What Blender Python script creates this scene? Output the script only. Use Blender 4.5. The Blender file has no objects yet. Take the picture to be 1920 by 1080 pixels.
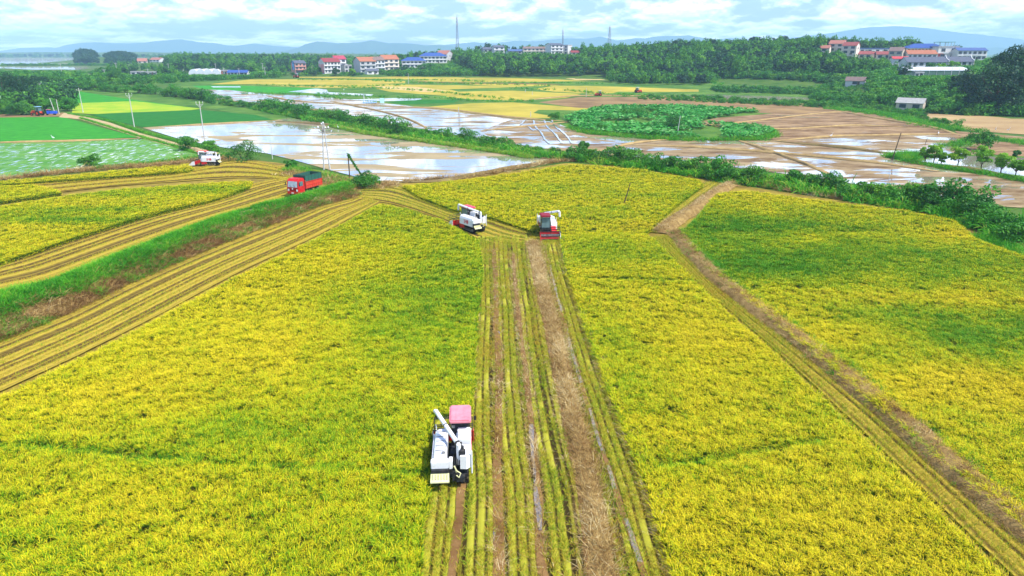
import bpy, bmesh, math, random
import numpy as np
from mathutils import Vector, Matrix, Euler
R = math.radians
random.seed(7)
rng = np.random.default_rng(11)
S = bpy.context.scene
COL = S.collection

# ---------------------------------------------------------------- camera
F = 1300.0          # focal length in photo pixels (photo 1920 wide)
PITCH = R(18.8)
CH = 22.0
cam_d = bpy.data.cameras.new('camera')
cam_d.sensor_width = 36.0
cam_d.lens = 36.0 * F / 1920.0
cam_d.clip_start = 0.5
cam_d.clip_end = 60000
cam = bpy.data.objects.new('camera', cam_d)
COL.objects.link(cam)
cam.location = (0, 0, CH)
cam.rotation_euler = (math.pi / 2 - PITCH, 0, 0)
S.camera = cam

# ---------------------------------------------------------------- sky, sun, exposure
SUN_EL, SUN_AZ = R(56), R(118)      # azimuth clockwise from +Y
world = bpy.data.worlds.new('World')
S.world = world
world.use_nodes = True
wn, wl = world.node_tree.nodes, world.node_tree.links
wn.clear()
def wnode(t, **k):
    n = wn.new(t)
    for a, b in k.items(): setattr(n, a, b)
    return n
def wmath(op, a=None, b=None, c=None):
    n = wnode('ShaderNodeMath', operation=op)
    for i, v in enumerate((a, b, c)):
        if v is None: continue
        if isinstance(v, (int, float)): n.inputs[i].default_value = v
        else: wl.new(v, n.inputs[i])
    return n.outputs[0]
sky = wnode('ShaderNodeTexSky', sky_type='NISHITA', sun_disc=False, sun_elevation=SUN_EL, sun_rotation=SUN_AZ,
            air_density=1.3, dust_density=0.6, ozone_density=2.5)
tc = wnode('ShaderNodeTexCoord')
sep = wnode('ShaderNodeSeparateXYZ'); wl.new(tc.outputs['Generated'], sep.inputs[0])
az = wmath('ARCTAN2', sep.outputs[0], sep.outputs[1])
el = wmath('MAXIMUM', sep.outputs[2], 0.0)
lv = wmath('LOGARITHM', wmath('ADD', el, 0.012), 2.718)
def cloud_field(up):
    comb = wnode('ShaderNodeCombineXYZ')
    wl.new(wmath('MULTIPLY', az, 15.0), comb.inputs[0]); wl.new(wmath('MULTIPLY_ADD', lv, 2.3, up), comb.inputs[1])
    nz = wnode('ShaderNodeTexNoise'); nz.inputs['Scale'].default_value = 1.0; nz.inputs['Detail'].default_value = 7
    nz.inputs['Roughness'].default_value = 0.58; nz.inputs['Distortion'].default_value = 0.0
    wl.new(comb.outputs[0], nz.inputs['Vector'])
    nz2 = wnode('ShaderNodeTexNoise'); nz2.inputs['Scale'].default_value = 0.33; nz2.inputs['Detail'].default_value = 2
    wl.new(comb.outputs[0], nz2.inputs['Vector'])
    return wmath('ADD', wmath('MULTIPLY', nz.outputs['Fac'], 0.7), wmath('MULTIPLY', nz2.outputs['Fac'], 0.3))
dens = cloud_field(0.0); dens_up = cloud_field(0.16)
ramp = wnode('ShaderNodeValToRGB')
ramp.color_ramp.elements[0].position = 0.45; ramp.color_ramp.elements[0].color = (0.05, 0.05, 0.05, 1)
ramp.color_ramp.elements[1].position = 0.55; ramp.color_ramp.elements[1].color = (1, 1, 1, 1)
wl.new(dens, ramp.inputs[0])
# sunlit tops, blue-grey undersides
cloudcol = wnode('ShaderNodeValToRGB')
cloudcol.color_ramp.elements[0].position = 0.40; cloudcol.color_ramp.elements[0].color = (0.58, 0.75, 0.94, 1)
cloudcol.color_ramp.elements[1].position = 0.60; cloudcol.color_ramp.elements[1].color = (1.0, 1.0, 1.0, 1)
wl.new(wmath('ADD', wmath('MULTIPLY', wmath('SUBTRACT', dens, dens_up), 2.0), 0.5), cloudcol.inputs[0])
cmul = wnode('ShaderNodeMix', data_type='RGBA', blend_type='MULTIPLY'); cmul.inputs[0].default_value = 1
wl.new(cloudcol.outputs[0], cmul.inputs[6]); cmul.inputs[7].default_value = (13, 13.1, 13.4, 1)
cmix = wnode('ShaderNodeMix', data_type='RGBA')
hi = wnode('ShaderNodeMapRange'); hi.inputs[1].default_value = 0.15; hi.inputs[2].default_value = 0.5; hi.inputs[3].default_value = 1.0; hi.inputs[4].default_value = 0.12
wl.new(sep.outputs[2], hi.inputs[0])
wl.new(wmath('MULTIPLY', ramp.outputs[0], hi.outputs[0]), cmix.inputs[0]); stint = wnode('ShaderNodeMix', data_type='RGBA', blend_type='MULTIPLY'); stint.inputs[0].default_value = 1; wl.new(sky.outputs[0], stint.inputs[6]); stint.inputs[7].default_value = (0.68, 0.86, 1.32, 1)
wl.new(stint.outputs[2], cmix.inputs[6]); wl.new(cmul.outputs[2], cmix.inputs[7])
bg = wnode('ShaderNodeBackground'); bg.inputs['Strength'].default_value = 0.11
wl.new(cmix.outputs[2], bg.inputs['Color'])
wo = wnode('ShaderNodeOutputWorld'); wl.new(bg.outputs[0], wo.inputs['Surface'])

sd = bpy.data.lights.new('sun', 'SUN'); sd.energy = 4.7; sd.angle = R(1.0); sd.color = (1.0, 0.96, 0.88)
sun = bpy.data.objects.new('sun', sd); COL.objects.link(sun)
sv = Vector((math.sin(SUN_AZ) * math.cos(SUN_EL), math.cos(SUN_AZ) * math.cos(SUN_EL), math.sin(SUN_EL)))
sun.rotation_euler = sv.to_track_quat('Z', 'Y').to_euler()
sun.location = (0, 0, 100)
S.view_settings.view_transform = 'Standard'
S.view_settings.look = 'None'
S.view_settings.exposure = 0.64
S.view_settings.gamma = 1
S.render.engine = 'CYCLES'
cy_ = S.cycles
cy_.max_bounces = 5; cy_.diffuse_bounces = 2; cy_.glossy_bounces = 3; cy_.transmission_bounces = 3
cy_.volume_bounces = 1; cy_.transparent_max_bounces = 6
cy_.use_denoising = True
S.render.filter_size = 1.0
cy_.caustics_reflective = False; cy_.caustics_refractive = False
cy_.sample_clamp_indirect = 6

# ---------------------------------------------------------------- geometry from the photograph: pixel -> place
cp, sp = math.cos(PITCH), math.sin(PITCH)
KN = [280 + 20 * i for i in range(14)]           # 280..540 knots of the slow rise beyond the near fields
def prof(Y):
    Y = np.asarray(Y, float)
    ks = np.array([0] + KN + [30000.]); s = np.clip((ks - 280) / 260, 0, 1)
    v = 4.5 * s * s * (3 - 2 * s)
    return np.interp(Y, ks, v)
def ray(px, py):
    u = (px - 960) / F; v = (py - 540) / F
    return u, cp - v * sp, -(sp + v * cp)
def G(px, py, z=0.0):
    """the point of the ground (plus z) seen at a pixel of the photograph"""
    u, yd, zd = ray(px, py)
    if zd > -0.004: zd = -0.004
    h = 0.0
    for _ in range(60):
        t = (CH - z - h) / -zd
        h = 0.5 * h + 0.5 * float(prof(t * yd))
    return Vector((u * t, yd * t, h + z))
def AT(px, py, Y):
    """the point at forward distance Y seen at a pixel"""
    u, yd, zd = ray(px, py)
    t = Y / yd
    return Vector((u * t, Y, CH + zd * t))
def pxm(px, py):                                  # photo pixels per metre there
    g = G(px, py); return F / (g.y * cp + (CH - g.z) * sp)

# ---------------------------------------------------------------- materials
MATS = {}
def _lerp3(c, k): return tuple(min(1, x * k) for x in c)
def mat(name, c, rough=0.7, var=0.12, vs=1.5, metal=0.0, spec=0.08, bump=0.0, bs=8.0, c2=None, trans=0.0, alpha=1.0, dirt=0.0):
    if name in MATS: return MATS[name]
    m = bpy.data.materials.new(name); m.use_nodes = True
    nt = m.node_tree; N, L = nt.nodes, nt.links
    b = N['Principled BSDF']
    b.inputs['Roughness'].default_value = rough; b.inputs['Metallic'].default_value = metal
    b.inputs['Specular IOR Level'].default_value = spec
    b.inputs['Alpha'].default_value = alpha
    g = N.new('ShaderNodeNewGeometry')
    n = N.new('ShaderNodeTexNoise'); n.inputs['Scale'].default_value = vs; n.inputs['Detail'].default_value = 6
    n.inputs['Roughness'].default_value = 0.65
    L.new(g.outputs['Position'], n.inputs['Vector'])
    mx = N.new('ShaderNodeMix'); mx.data_type = 'RGBA'
    r = N.new('ShaderNodeMapRange'); r.inputs[1].default_value = 0.3; r.inputs[2].default_value = 0.7
    L.new(n.outputs['Fac'], r.inputs[0]); L.new(r.outputs[0], mx.inputs[0])
    a_ = _lerp3(c, 1 - var); b_ = c2 if c2 else _lerp3(c, 1 + var)
    if c2: a_ = c
    mx.inputs[6].default_value = (*a_, 1); mx.inputs[7].default_value = (*b_, 1)
    out = mx.outputs[2]
    if dirt > 0:
        tcn = N.new('ShaderNodeTexCoord')
        n2 = N.new('ShaderNodeTexNoise'); n2.inputs['Scale'].default_value = 2.7; n2.inputs['Detail'].default_value = 8
        n2.inputs['Roughness'].default_value = 0.75
        L.new(g.outputs['Position'], n2.inputs['Vector'])
        r2 = N.new('ShaderNodeMapRange'); r2.inputs[1].default_value = 0.52; r2.inputs[2].default_value = 0.72
        r2.inputs[4].default_value = dirt
        L.new(n2.outputs['Fac'], r2.inputs[0])
        m2 = N.new('ShaderNodeMix'); m2.data_type = 'RGBA'
        L.new(r2.outputs[0], m2.inputs[0]); L.new(out, m2.inputs[6]); m2.inputs[7].default_value = (0.30, 0.23, 0.12, 1)
        out = m2.outputs[2]
    L.new(out, b.inputs['Base Color'])
    if bump > 0:
        n3 = N.new('ShaderNodeTexNoise'); n3.inputs['Scale'].default_value = bs; n3.inputs['Detail'].default_value = 5
        L.new(g.outputs['Position'], n3.inputs['Vector'])
        bp = N.new('ShaderNodeBump'); bp.inputs['Strength'].default_value = bump; bp.inputs['Distance'].default_value = 0.1
        L.new(n3.outputs['Fac'], bp.inputs['Height']); L.new(bp.outputs[0], b.inputs['Normal'])
    if trans > 0:
        b.inputs['Transmission Weight'].default_value = trans
    MATS[name] = m
    return m

def tuft_mat(name, green, gold, dark, translucent=0.35, use_ripe=True, hue2=None, mid=None, stalk=None):
    """blades: colour runs from green to ripe with the stand's own ripeness and from blade to blade"""
    if name in MATS: return MATS[name]
    m = bpy.data.materials.new(name); m.use_nodes = True
    nt = m.node_tree; N, L = nt.nodes, nt.links
    b = N['Principled BSDF']; b.inputs['Roughness'].default_value = 0.6; b.inputs['Specular IOR Level'].default_value = 0.15
    at = N.new('ShaderNodeAttribute'); at.attribute_name = 't'
    fac = at.outputs['Fac']
    if use_ripe:
        ai = N.new('ShaderNodeAttribute'); ai.attribute_name = 'ripe'; ai.attribute_type = 'INSTANCER'
        ma = N.new('ShaderNodeMath'); ma.operation = 'MULTIPLY_ADD'; ma.inputs[1].default_value = 0.75; 
        L.new(at.outputs['Fac'], ma.inputs[0])
        mb = N.new('ShaderNodeMath'); mb.operation = 'SUBTRACT'; mb.inputs[1].default_value = 0.375
        L.new(ai.outputs['Fac'], mb.inputs[0]); L.new(mb.outputs[0], ma.inputs[2])
        fac = ma.outputs[0]
    cr = N.new('ShaderNodeValToRGB'); L.new(fac, cr.inputs[0])
    e = cr.color_ramp.elements
    e[0].position = 0.0; e[0].color = (*dark, 1)
    e[1].position = 1.0; e[1].color = (*(hue2 or gold), 1)
    x = e.new(0.3); x.color = (*green, 1)
    x = e.new(0.75); x.color = (*gold, 1)
    if mid: x = e.new(0.5); x.color = (*mid, 1)
    outc = cr.outputs[0]
    if stalk:                      # green stalks below, ripe ears above
        ak = N.new('ShaderNodeAttribute'); ak.attribute_name = 'k'
        rk = N.new('ShaderNodeMapRange'); rk.inputs[1].default_value = 0.20; rk.inputs[2].default_value = 0.62; L.new(ak.outputs['Fac'], rk.inputs[0])
        mk = N.new('ShaderNodeMix'); mk.data_type = 'RGBA'; L.new(rk.outputs[0], mk.inputs[0]); mk.inputs[6].default_value = (*stalk, 1); L.new(outc, mk.inputs[7]); outc = mk.outputs[2]
    L.new(outc, b.inputs['Base Color'])
    if translucent > 0:
        t = N.new('ShaderNodeBsdfTranslucent'); L.new(outc, t.inputs['Color'])
        ms = N.new('ShaderNodeMixShader'); ms.inputs[0].default_value = translucent
        o = N['Material Output']
        L.new(b.outputs[0], ms.inputs[1]); L.new(t.outputs[0], ms.inputs[2]); L.new(ms.outputs[0], o.inputs['Surface'])
    MATS[name] = m
    return m

# ---------------------------------------------------------------- objects
def tag(o, label=None, cat=None, group=None, kind=None):
    if label: o['label'] = label
    if cat: o['category'] = cat
    if group: o['group'] = group
    if kind: o['kind'] = kind
    return o
def empty(name, loc, rz=0.0, label=None, cat=None, group=None):
    o = bpy.data.objects.new(name, None); COL.objects.link(o)
    o.location = loc; o.rotation_euler = (0, 0, rz); o.empty_display_size = 0.3
    return tag(o, label, cat, group)
def link_mesh(name, me, parent=None, loc=None):
    o = bpy.data.objects.new(name, me); COL.objects.link(o)
    if parent: o.parent = parent
    if loc is not None: o.location = loc
    return o
def children(o): return [c for c in COL.objects if c.parent is o]
class MB:
    def __init__(s): s.v = []; s.f = []; s.m = []; s.mi = 0
    def add(s, vs, fs):
        k = len(s.v); s.v += [tuple(p) for p in vs]
        for f in fs: s.f.append(tuple(i + k for i in f)); s.m.append(s.mi)
        return s
    def box(s, c, d, rot=None, taper=1.0, bev=0.0):
        x, y, z = (q / 2 for q in d)
        if bev > 0:
            bv = min(bev, x * .9, y * .9, z * .9)
            bm = bmesh.new(); bmesh.ops.create_cube(bm, size=1)
            for v in bm.verts: v.co = Vector((v.co.x * d[0], v.co.y * d[1], v.co.z * d[2]))
            if taper != 1:
                for v in bm.verts:
                    if v.co.z > 0: v.co.x *= taper; v.co.y *= taper
            bmesh.ops.bevel(bm, geom=bm.edges[:], offset=bv, segments=2, affect='EDGES')
            bm.verts.index_update()
            vs = [v.co.copy() for v in bm.verts]; fs = [[v.index for v in f.verts] for f in bm.faces]; bm.free()
        else:
            vs = [Vector((a * x * (taper if e > 0 else 1), b * y * (taper if e > 0 else 1), e * z)) for e in (-1, 1) for a, b in ((-1, -1), (1, -1), (1, 1), (-1, 1))]
            fs = [(3, 2, 1, 0), (4, 5, 6, 7), (0, 1, 5, 4), (1, 2, 6, 5), (2, 3, 7, 6), (3, 0, 4, 7)]
        if rot is not None:
            M = Euler(rot).to_matrix(); vs = [M @ v for v in vs]
        return s.add([v + Vector(c) for v in vs], fs)
    def tube(s, pts, r, n=8, cap=True):
        pts = [Vector(p) for p in pts]
        rs = r if isinstance(r, (list, tuple)) else [r] * len(pts)
        rings = []; up = Vector((0, 0, 1))
        for i, p in enumerate(pts):
            d = (pts[min(i + 1, len(pts) - 1)] - pts[max(i - 1, 0)]).normalized()
            a = d.cross(up if abs(d.z) < 0.95 else Vector((1, 0, 0))).normalized(); b = a.cross(d)
            rings.append([p + (a * math.cos(q) + b * math.sin(q)) * rs[i] for q in (2 * math.pi * k / n for k in range(n))])
        vs = [q for rg in rings for q in rg]; fs = []
        for i in range(len(pts) - 1):
            for k in range(n):
                fs.append((i * n + k, i * n + (k + 1) % n, (i + 1) * n + (k + 1) % n, (i + 1) * n + k))
        if cap: fs.append(tuple(range(n))[::-1]); fs.append(tuple((len(pts) - 1) * n + k for k in range(n)))
        return s.add(vs, fs)
    def prism(s, poly, z0, z1, axis='z'):
        """poly extruded; axis z: poly in xy; x: poly in (y,z) from x=z0..z1; y: poly in (x,z)"""
        n = len(poly)
        def P(p, h):
            return (p[0], p[1], h) if axis == 'z' else ((h, p[0], p[1]) if axis == 'x' else (p[0], h, p[1]))
        vs = [P(p, z0) for p in poly] + [P(p, z1) for p in poly]
        fs = [tuple(range(n))[::-1], tuple(range(n, 2 * n))] + [(i, (i + 1) % n, n + (i + 1) % n, n + i) for i in range(n)]
        return s.add(vs, fs)
    def build(s, name, mats, parent=None, smooth=False, loc=None):
        me = bpy.data.meshes.new(name); me.from_pydata(s.v, [], s.f)
        if not isinstance(mats, (list, tuple)): mats = [mats]
        for q in mats: me.materials.append(q)
        if len(mats) > 1: me.polygons.foreach_set('material_index', s.m)
        bm = bmesh.new(); bm.from_mesh(me); bmesh.ops.recalc_face_normals(bm, faces=bm.faces); bm.to_mesh(me); bm.free()
        if smooth:
            me.polygons.foreach_set('use_smooth', [True] * len(me.polygons))
            try: me.set_sharp_from_angle(angle=R(35))
            except Exception: pass
        me.update()
        return link_mesh(name, me, parent, loc)
def copy_tree(o, loc=None, rz=None, label=None, scale=None):
    c = o.copy(); COL.objects.link(c)
    if loc is not None: c.location = loc
    if rz is not None: c.rotation_euler = (0, 0, rz)
    if scale is not None: c.scale = (scale,) * 3 if isinstance(scale, (int, float)) else scale
    if label: c['label'] = label
    for ch in [k for k in o.children]:
        d = ch.copy(); COL.objects.link(d); d.parent = c
        for g in [k for k in ch.children]:
            e = g.copy(); COL.objects.link(e); e.parent = d
    return c

# ---------------------------------------------------------------- numpy noise
def vnoise(x, y, scale, seed=0):
    x = np.asarray(x) / scale + seed * 17.3; y = np.asarray(y) / scale + seed * 5.7
    xi = np.floor(x).astype(np.int64); yi = np.floor(y).astype(np.int64)
    fx = x - xi; fy = y - yi; fx = fx * fx * (3 - 2 * fx); fy = fy * fy * (3 - 2 * fy)
    def h(a, b):
        n = (a * 374761393 + b * 668265263 + seed * 982451653) & 0x7fffffff
        n = ((n ^ (n >> 13)) * 1274126177) & 0x7fffffff
        return ((n ^ (n >> 16)) & 0xffff) / 65535.0
    return (h(xi, yi) * (1 - fx) + h(xi + 1, yi) * fx) * (1 - fy) + (h(xi, yi + 1) * (1 - fx) + h(xi + 1, yi + 1) * fx) * fy
def fbm(x, y, scale, seed=0, o=4):
    s = 0; a = 1; t = 0
    for i in range(o):
        s = s + a * vnoise(x, y, scale / 2 ** i, seed + i); t += a; a *= 0.55
    return s / t
def inside(poly, x, y):
    x = np.asarray(x); y = np.asarray(y); r = np.zeros(x.shape, bool)
    n = len(poly)
    for i in range(n):
        x0, y0 = poly[i][0], poly[i][1]; x1, y1 = poly[(i + 1) % n][0], poly[(i + 1) % n][1]
        if y0 == y1: continue
        c = ((y0 > y) != (y1 > y)) & (x < (x1 - x0) * (y - y0) / (y1 - y0) + x0)
        r ^= c
    return r
def polydist(pl, x, y):
    d = np.full(np.shape(x), 1e9)
    for a, b in zip(pl[:-1], pl[1:]):
        ax, ay = a[0], a[1]; bx, by = b[0] - ax, b[1] - ay
        t = np.clip(((x - ax) * bx + (y - ay) * by) / max(1e-9, bx * bx + by * by), 0, 1)
        d = np.minimum(d, np.hypot(x - ax - t * bx, y - ay - t * by))
    return d
def GP(pts, z=0.0): return [G(p[0], p[1], z) for p in pts]
def smooth_line(P, step=1.0):
    """Catmull-Rom through world points"""
    P = [Vector(p) for p in P]
    if len(P) < 3:
        out = []
        n = max(2, int((P[1] - P[0]).length / step))
        return [P[0].lerp(P[1], i / n) for i in range(n + 1)]
    Q = [P[0] * 2 - P[1]] + P + [P[-1] * 2 - P[-2]]
    out = []
    for i in range(1, len(Q) - 2):
        a, b, c, d = Q[i - 1:i + 3]
        n = max(2, int((c - b).length / step))
        for k in range(n):
            t = k / n
            out.append(0.5 * ((2 * b) + (c - a) * t + (2 * a - 5 * b + 4 * c - d) * t * t + (3 * b - a - 3 * c + d) * t ** 3))
    out.append(P[-1])
    return out
def resample(P, n):
    P = np.array([tuple(p) for p in P]); s = np.r_[0, np.cumsum(np.linalg.norm(np.diff(P, axis=0), axis=1))]
    t = np.linspace(0, s[-1], n)
    return np.stack([np.interp(t, s, P[:, k]) for k in range(3)], 1)
# ================================================================ terrain
def XY(px, Y): return ((px - 960) / F * Y / 1.046, Y)
BUMPS = [  # px, Y, rx, ry, h   (low wooded hills)
    (1120, 700, 190, 130, 7.5), (950, 760, 130, 120, 8), (1300, 690, 150, 150, 12), (1480, 660, 150, 160, 16), (1560, 640, 90, 130, 9),
    (1640, 560, 110, 110, 10), (1760, 520, 130, 110, 12), (1900, 430, 90, 110, 9), (1960, 340, 70, 80, 8),
    (470, 900, 110, 150, 6), (380, 1000, 80, 120, 5), (230, 1280, 50, 50, 9), (167, 1280, 32, 50, 10), (850, 700, 70, 80, 6),
    (1060, 900, 200, 90, 8),
]
PADS = []      # x, y, r, z : level ground a building stands on (filled in below)
def place_pad(px, py, Y, r=16):
    p = AT(px, py, Y); PADS.append((p.x, p.y, r, p.z)); return p
def height(x, y):
    x = np.asarray(x, float); y = np.asarray(y, float)
    z = prof(y) + 0.0 * x
    acc = 0.0 * x
    for px, Y, rx, ry, h in BUMPS:
        bx, by = XY(px, Y)
        q = 1 - ((x - bx) / (rx * 1.5)) ** 2 - ((y - by) / (ry * 1.5)) ** 2
        q = np.clip(q, 0, 1); acc = acc + (h * q * q * (3 - 2 * q)) ** 4
    z = z + acc ** 0.25
    for bx, by, r, bz in PADS:
        d = np.hypot(x - bx, y - by) / r
        w = np.clip(2.2 - d, 0, 1); w = w * w * (3 - 2 * w)
        z = z * (1 - w) + bz * w
    return z
# ---------------------------------------------------------------- the buildings, listed first so the ground under them can be levelled
# label, px of middle, row of base, distance, width, depth, storeys, storey h, roof h, angle, wall, roof, columns, kind
BLD = [
 ('narrow pink three storey house with a blue poster on its white gable', 561, 137, 560, 8.6, 9, 3, 3.0, 1.8, 35, 'pink', 'slate', 3, 'poster'),
 ('white three storey house with crimson roof and pink mural on its gable', 619, 137, 560, 13, 12, 3, 3.4, 2.6, 35, 'white', 'crimson', 5, 'mural'),
 ('white house with bright magenta roof rising behind the mural house', 636, 133, 578, 9, 9, 3, 3.7, 2.4, 35, 'white', 'magenta', 2, ''),
 ('small grey two storey house squeezed between the mural house and the orange roofed row', 650, 136, 572, 6, 8, 2, 3.2, 0.5, 35, 'grey', 'grey', 2, 'flat'),
 ('large grey gabled house with orange tiled roof at the middle of the village row', 685, 137, 566, 13, 14, 3, 3.6, 3.0, 33, 'grey', 'orange', 3, ''),
 ('white three storey house with brown roof joined to the orange roofed house', 707, 134, 572, 9, 12, 3, 3.5, 2.4, 33, 'white', 'brown', 3, ''),
 ('cream house with orange tiled roof at the right end of the village row', 729, 132, 580, 13, 12, 3, 3.5, 3.0, 33, 'cream', 'orange', 3, ''),
 ('low white outbuilding in front of the orange roofed houses', 697, 139, 545, 9, 5, 1, 3.0, 1.2, 33, 'white', 'slate', 2, ''),
 ('white two storey school block with hipped blue roof, nearer of the pair', 776, 127, 590, 19, 10, 2, 3.4, 2.6, 12, 'white', 'blue', 6, 'hip'),
 ('white school block with blue roof, farther of the pair', 812, 118, 660, 24, 11, 2, 3.6, 3.0, 12, 'white', 'blue', 7, 'hip'),
 ('grey gabled house with faded red roof right of the blue roofed school', 834, 113, 690, 12, 11, 2, 3.4, 3.2, -30, 'grey', 'redfade', 2, ''),
 ('white house with dark roof, left one of two on the wooded crest', 912, 99, 760, 9, 7, 1, 3.6, 2.0, 25, 'white', 'slate', 2, ''),
 ('plain white house end, right one of two on the wooded crest', 934, 99, 750, 11, 8, 2, 2.9, 1.6, 20, 'white', 'slate', 2, ''),
 ('blue roofed low house behind the wooded crest', 965, 101, 800, 15, 8, 1, 3.2, 1.6, 10, 'grey', 'blueslate', 3, ''),
 ('long pale two storey building with brown roof behind the bamboo wood', 1006, 101, 790, 30, 9, 2, 2.9, 1.8, 8, 'cream', 'brown', 7, ''),
 ('white three storey building with dark roof beside the middle lattice mast', 1039, 101, 780, 15, 12, 3, 3.1, 1.8, 28, 'white', 'slate', 3, ''),
 ('white cubic block right of the middle lattice mast', 1061, 102, 790, 10, 9, 3, 3.2, 0.5, -35, 'white', 'grey', 2, 'flat'),
 ('low house with bright red roof behind the bamboo wood', 1079, 104, 770, 11, 8, 1, 3.2, 1.8, 10, 'cream', 'crimson', 2, ''),
 ('low house with faded red roof left of the hilltop farmhouses', 1546, 98, 520, 7, 6, 1, 3.0, 1.8, -35, 'cream', 'redfade', 1, ''),
 ('hilltop farmhouse with orange roof, higher of the two', 1569, 97, 525, 10, 8, 2, 2.9, 2.2, -38, 'cream', 'redfade', 2, ''),
 ('hilltop farmhouse with dark red roof and bare cream gable, nearer of the two', 1594, 102, 500, 9, 8, 2, 3.0, 2.2, -40, 'cream', 'maroon', 2, ''),
 ('low maroon roofed house, leftmost of the cluster right of the farmhouses', 1620, 110, 500, 8, 7, 1, 3.2, 1.8, -20, 'cream', 'maroon', 2, ''),
 ('low maroon roofed house in the middle of the cluster', 1637, 111, 505, 8, 7, 1, 3.2, 1.8, 25, 'cream', 'maroon', 2, ''),
 ('low maroon roofed house, rightmost of the cluster', 1654, 111, 500, 9, 7, 1, 3.4, 1.8, -15, 'cream', 'maroon', 2, ''),
 ('long white building with flat blue edged roof behind the maroon cluster', 1645, 106, 560, 36, 9, 2, 2.9, .6, 3, 'white', 'blueslate', 6, 'flat'),
 ('tan two storey house with dark roof and cream gable left of the blue roofed hall', 1679, 113, 480, 8, 8, 2, 3.1, 2.2, -38, 'tan', 'brown', 2, ''),
 ('small white shed with bright red lean roof below the tan house', 1685, 119, 455, 9, 6, 1, 3.0, 1.2, -12, 'white', 'scarlet', 1, ''),
 ('long two storey hall with bright blue hipped roof and row of ochre windows', 1728, 108, 500, 24, 11, 2, 3.3, 2.8, -8, 'cream', 'blue', 11, 'hip'),
 ('white house with orange red roof in front of the blue roofed hall', 1723, 112, 478, 18, 8, 1, 3.9, 2.2, -6, 'white', 'orange', 6, ''),
 ('red and white three storey block with green canopy on its roof', 1768, 111, 490, 13, 10, 2, 4.0, 0.4, -4, 'redwhite', 'grey', 2, 'canopy'),
 ('white two storey building with slate blue roof right of the red and white block', 1814, 113, 480, 18, 9, 2, 3.2, 1.6, -6, 'white', 'blueslate', 6, ''),
 ('long low building with grey roof and stepped white end wall, left of the pair', 1730, 125, 440, 25, 8, 1, 3.0, 2.6, 3, 'white', 'slate', 7, 'parapet'),
 ('long low building with grey roof and stepped white end wall, right of the pair', 1778, 124, 452, 25, 8, 1, 3.0, 2.6, 3, 'white', 'slate', 7, 'parapet'),
 ('small white cabin on the bank below the greenhouse', 1720, 145, 392, 4.8, 3, 1, 2.4, .3, 0, 'white', 'grey', 2, 'flat'),
 ('ruined white shed with half fallen roof beside the narrow pond', 1602, 173, 0, 9.5, 5, 1, 2.8, 1.7, -35, 'white', 'brown', 1, ''),
 ('beige shed with grey roof in front of the scrub on the right', 1706, 206, 0, 9.5, 6, 1, 3.0, 1.6, -38, 'beige', 'shedgrey', 2, ''),
 ('low white farm shed left of the far greenhouse tunnels', 258, 140, 560, 8, 5, 1, 2.4, .3, 5, 'white', 'grey', 2, 'flat'),
 ('white shed with pale blue end right of the low farm shed', 285, 141, 560, 9, 5, 1, 2.6, .3, 5, 'white', 'grey', 3, 'flat'),
 ('blue roofed long shed beside the far road', 448, 141, 560, 15, 7, 1, 2.6, 1.6, 3, 'white', 'blue', 6, ''),
 ('low brick shed between the greenhouse tunnels and the blue shed', 424, 140, 565, 5, 6, 1, 3.6, .3, 3, 'brick', 'grey', 1, 'flat'),
 ('far house with red roof among trees left of the white far house', 268, 119, 1000, 12, 10, 1, 4.0, 3.4, 20, 'cream', 'redfade', 2, ''),
 ('far white house with orange roof among trees near the lake', 297, 120, 990, 17, 12, 2, 3.4, 2.6, -20, 'white', 'redfade', 3, ''),
]
BPOS = []
for b in BLD:
    p = AT(b[1], b[2], b[3]) if b[3] else G(b[1], b[2])
    BPOS.append(p)
    if b[3]: PADS.append((p.x, p.y, max(b[4], b[5]) * .62, p.z))
gh = AT(1745, 143, 405); PADS.append((gh.x, gh.y, 20, gh.z))
GT = [AT(px, 140.5, 560) for px in (363, 377, 391, 406)]
for p in GT: PADS.append((p.x, p.y, 6, p.z))
# tall lattice masts: px, base row guess, distance, top row
MASTS = [(859, 100, 780, 27), (1054, 103, 830, 52), (1140, 103, 840, 46), (1910, 82, 470, 44)]
# ================================================================ ground, hills, mountains, haze
xs = list(range(-640, 641, 10)); q = 640
while q < 12000: q *= 1.12; xs += [q, -q]
xs = np.array(sorted(xs), float)
ys = [-400, -200, -100, -50, 0] + list(range(20, 281, 20)) + list(range(290, 1300, 10)); q = 1300
ys = sorted(set(ys) | set(KN))
while q < 12000: ys.append(q); q *= 1.08
ys = np.array(ys, float)
XX, YY = np.meshgrid(xs, ys)
ZZ = height(XX, YY) - 0.03
vv = np.stack([XX, YY, ZZ], -1).reshape(-1, 3)
nx, ny = len(xs), len(ys)
ii = (np.arange(ny - 1)[:, None] * nx + np.arange(nx - 1)[None, :]).reshape(-1)
ff = np.stack([ii, ii + 1, ii + nx + 1, ii + nx], 1)
def fast_mesh(name, v, f, smooth=False):
    me = bpy.data.meshes.new(name)
    v = np.asarray(v, np.float32); f = np.asarray(f, np.int32); k = f.shape[1]
    me.vertices.add(len(v)); me.vertices.foreach_set('co', v.reshape(-1))
    me.loops.add(f.size); me.loops.foreach_set('vertex_index', f.reshape(-1))
    me.polygons.add(len(f)); me.polygons.foreach_set('loop_start', np.arange(0, f.size, k, dtype=np.int32))
    me.polygons.foreach_set('loop_total', np.full(len(f), k, np.int32))
    if smooth: me.polygons.foreach_set('use_smooth', np.ones(len(f), bool))
    me.update(calc_edges=True); me.validate()
    return me
ground_m = mat('ground_grass', (0.035, 0.10, 0.012), 0.9, vs=0.12, c2=(0.10, 0.16, 0.025), bump=0.6, bs=1.2)
me = fast_mesh('ground', vv, ff, True); me.materials.append(ground_m)
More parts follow.
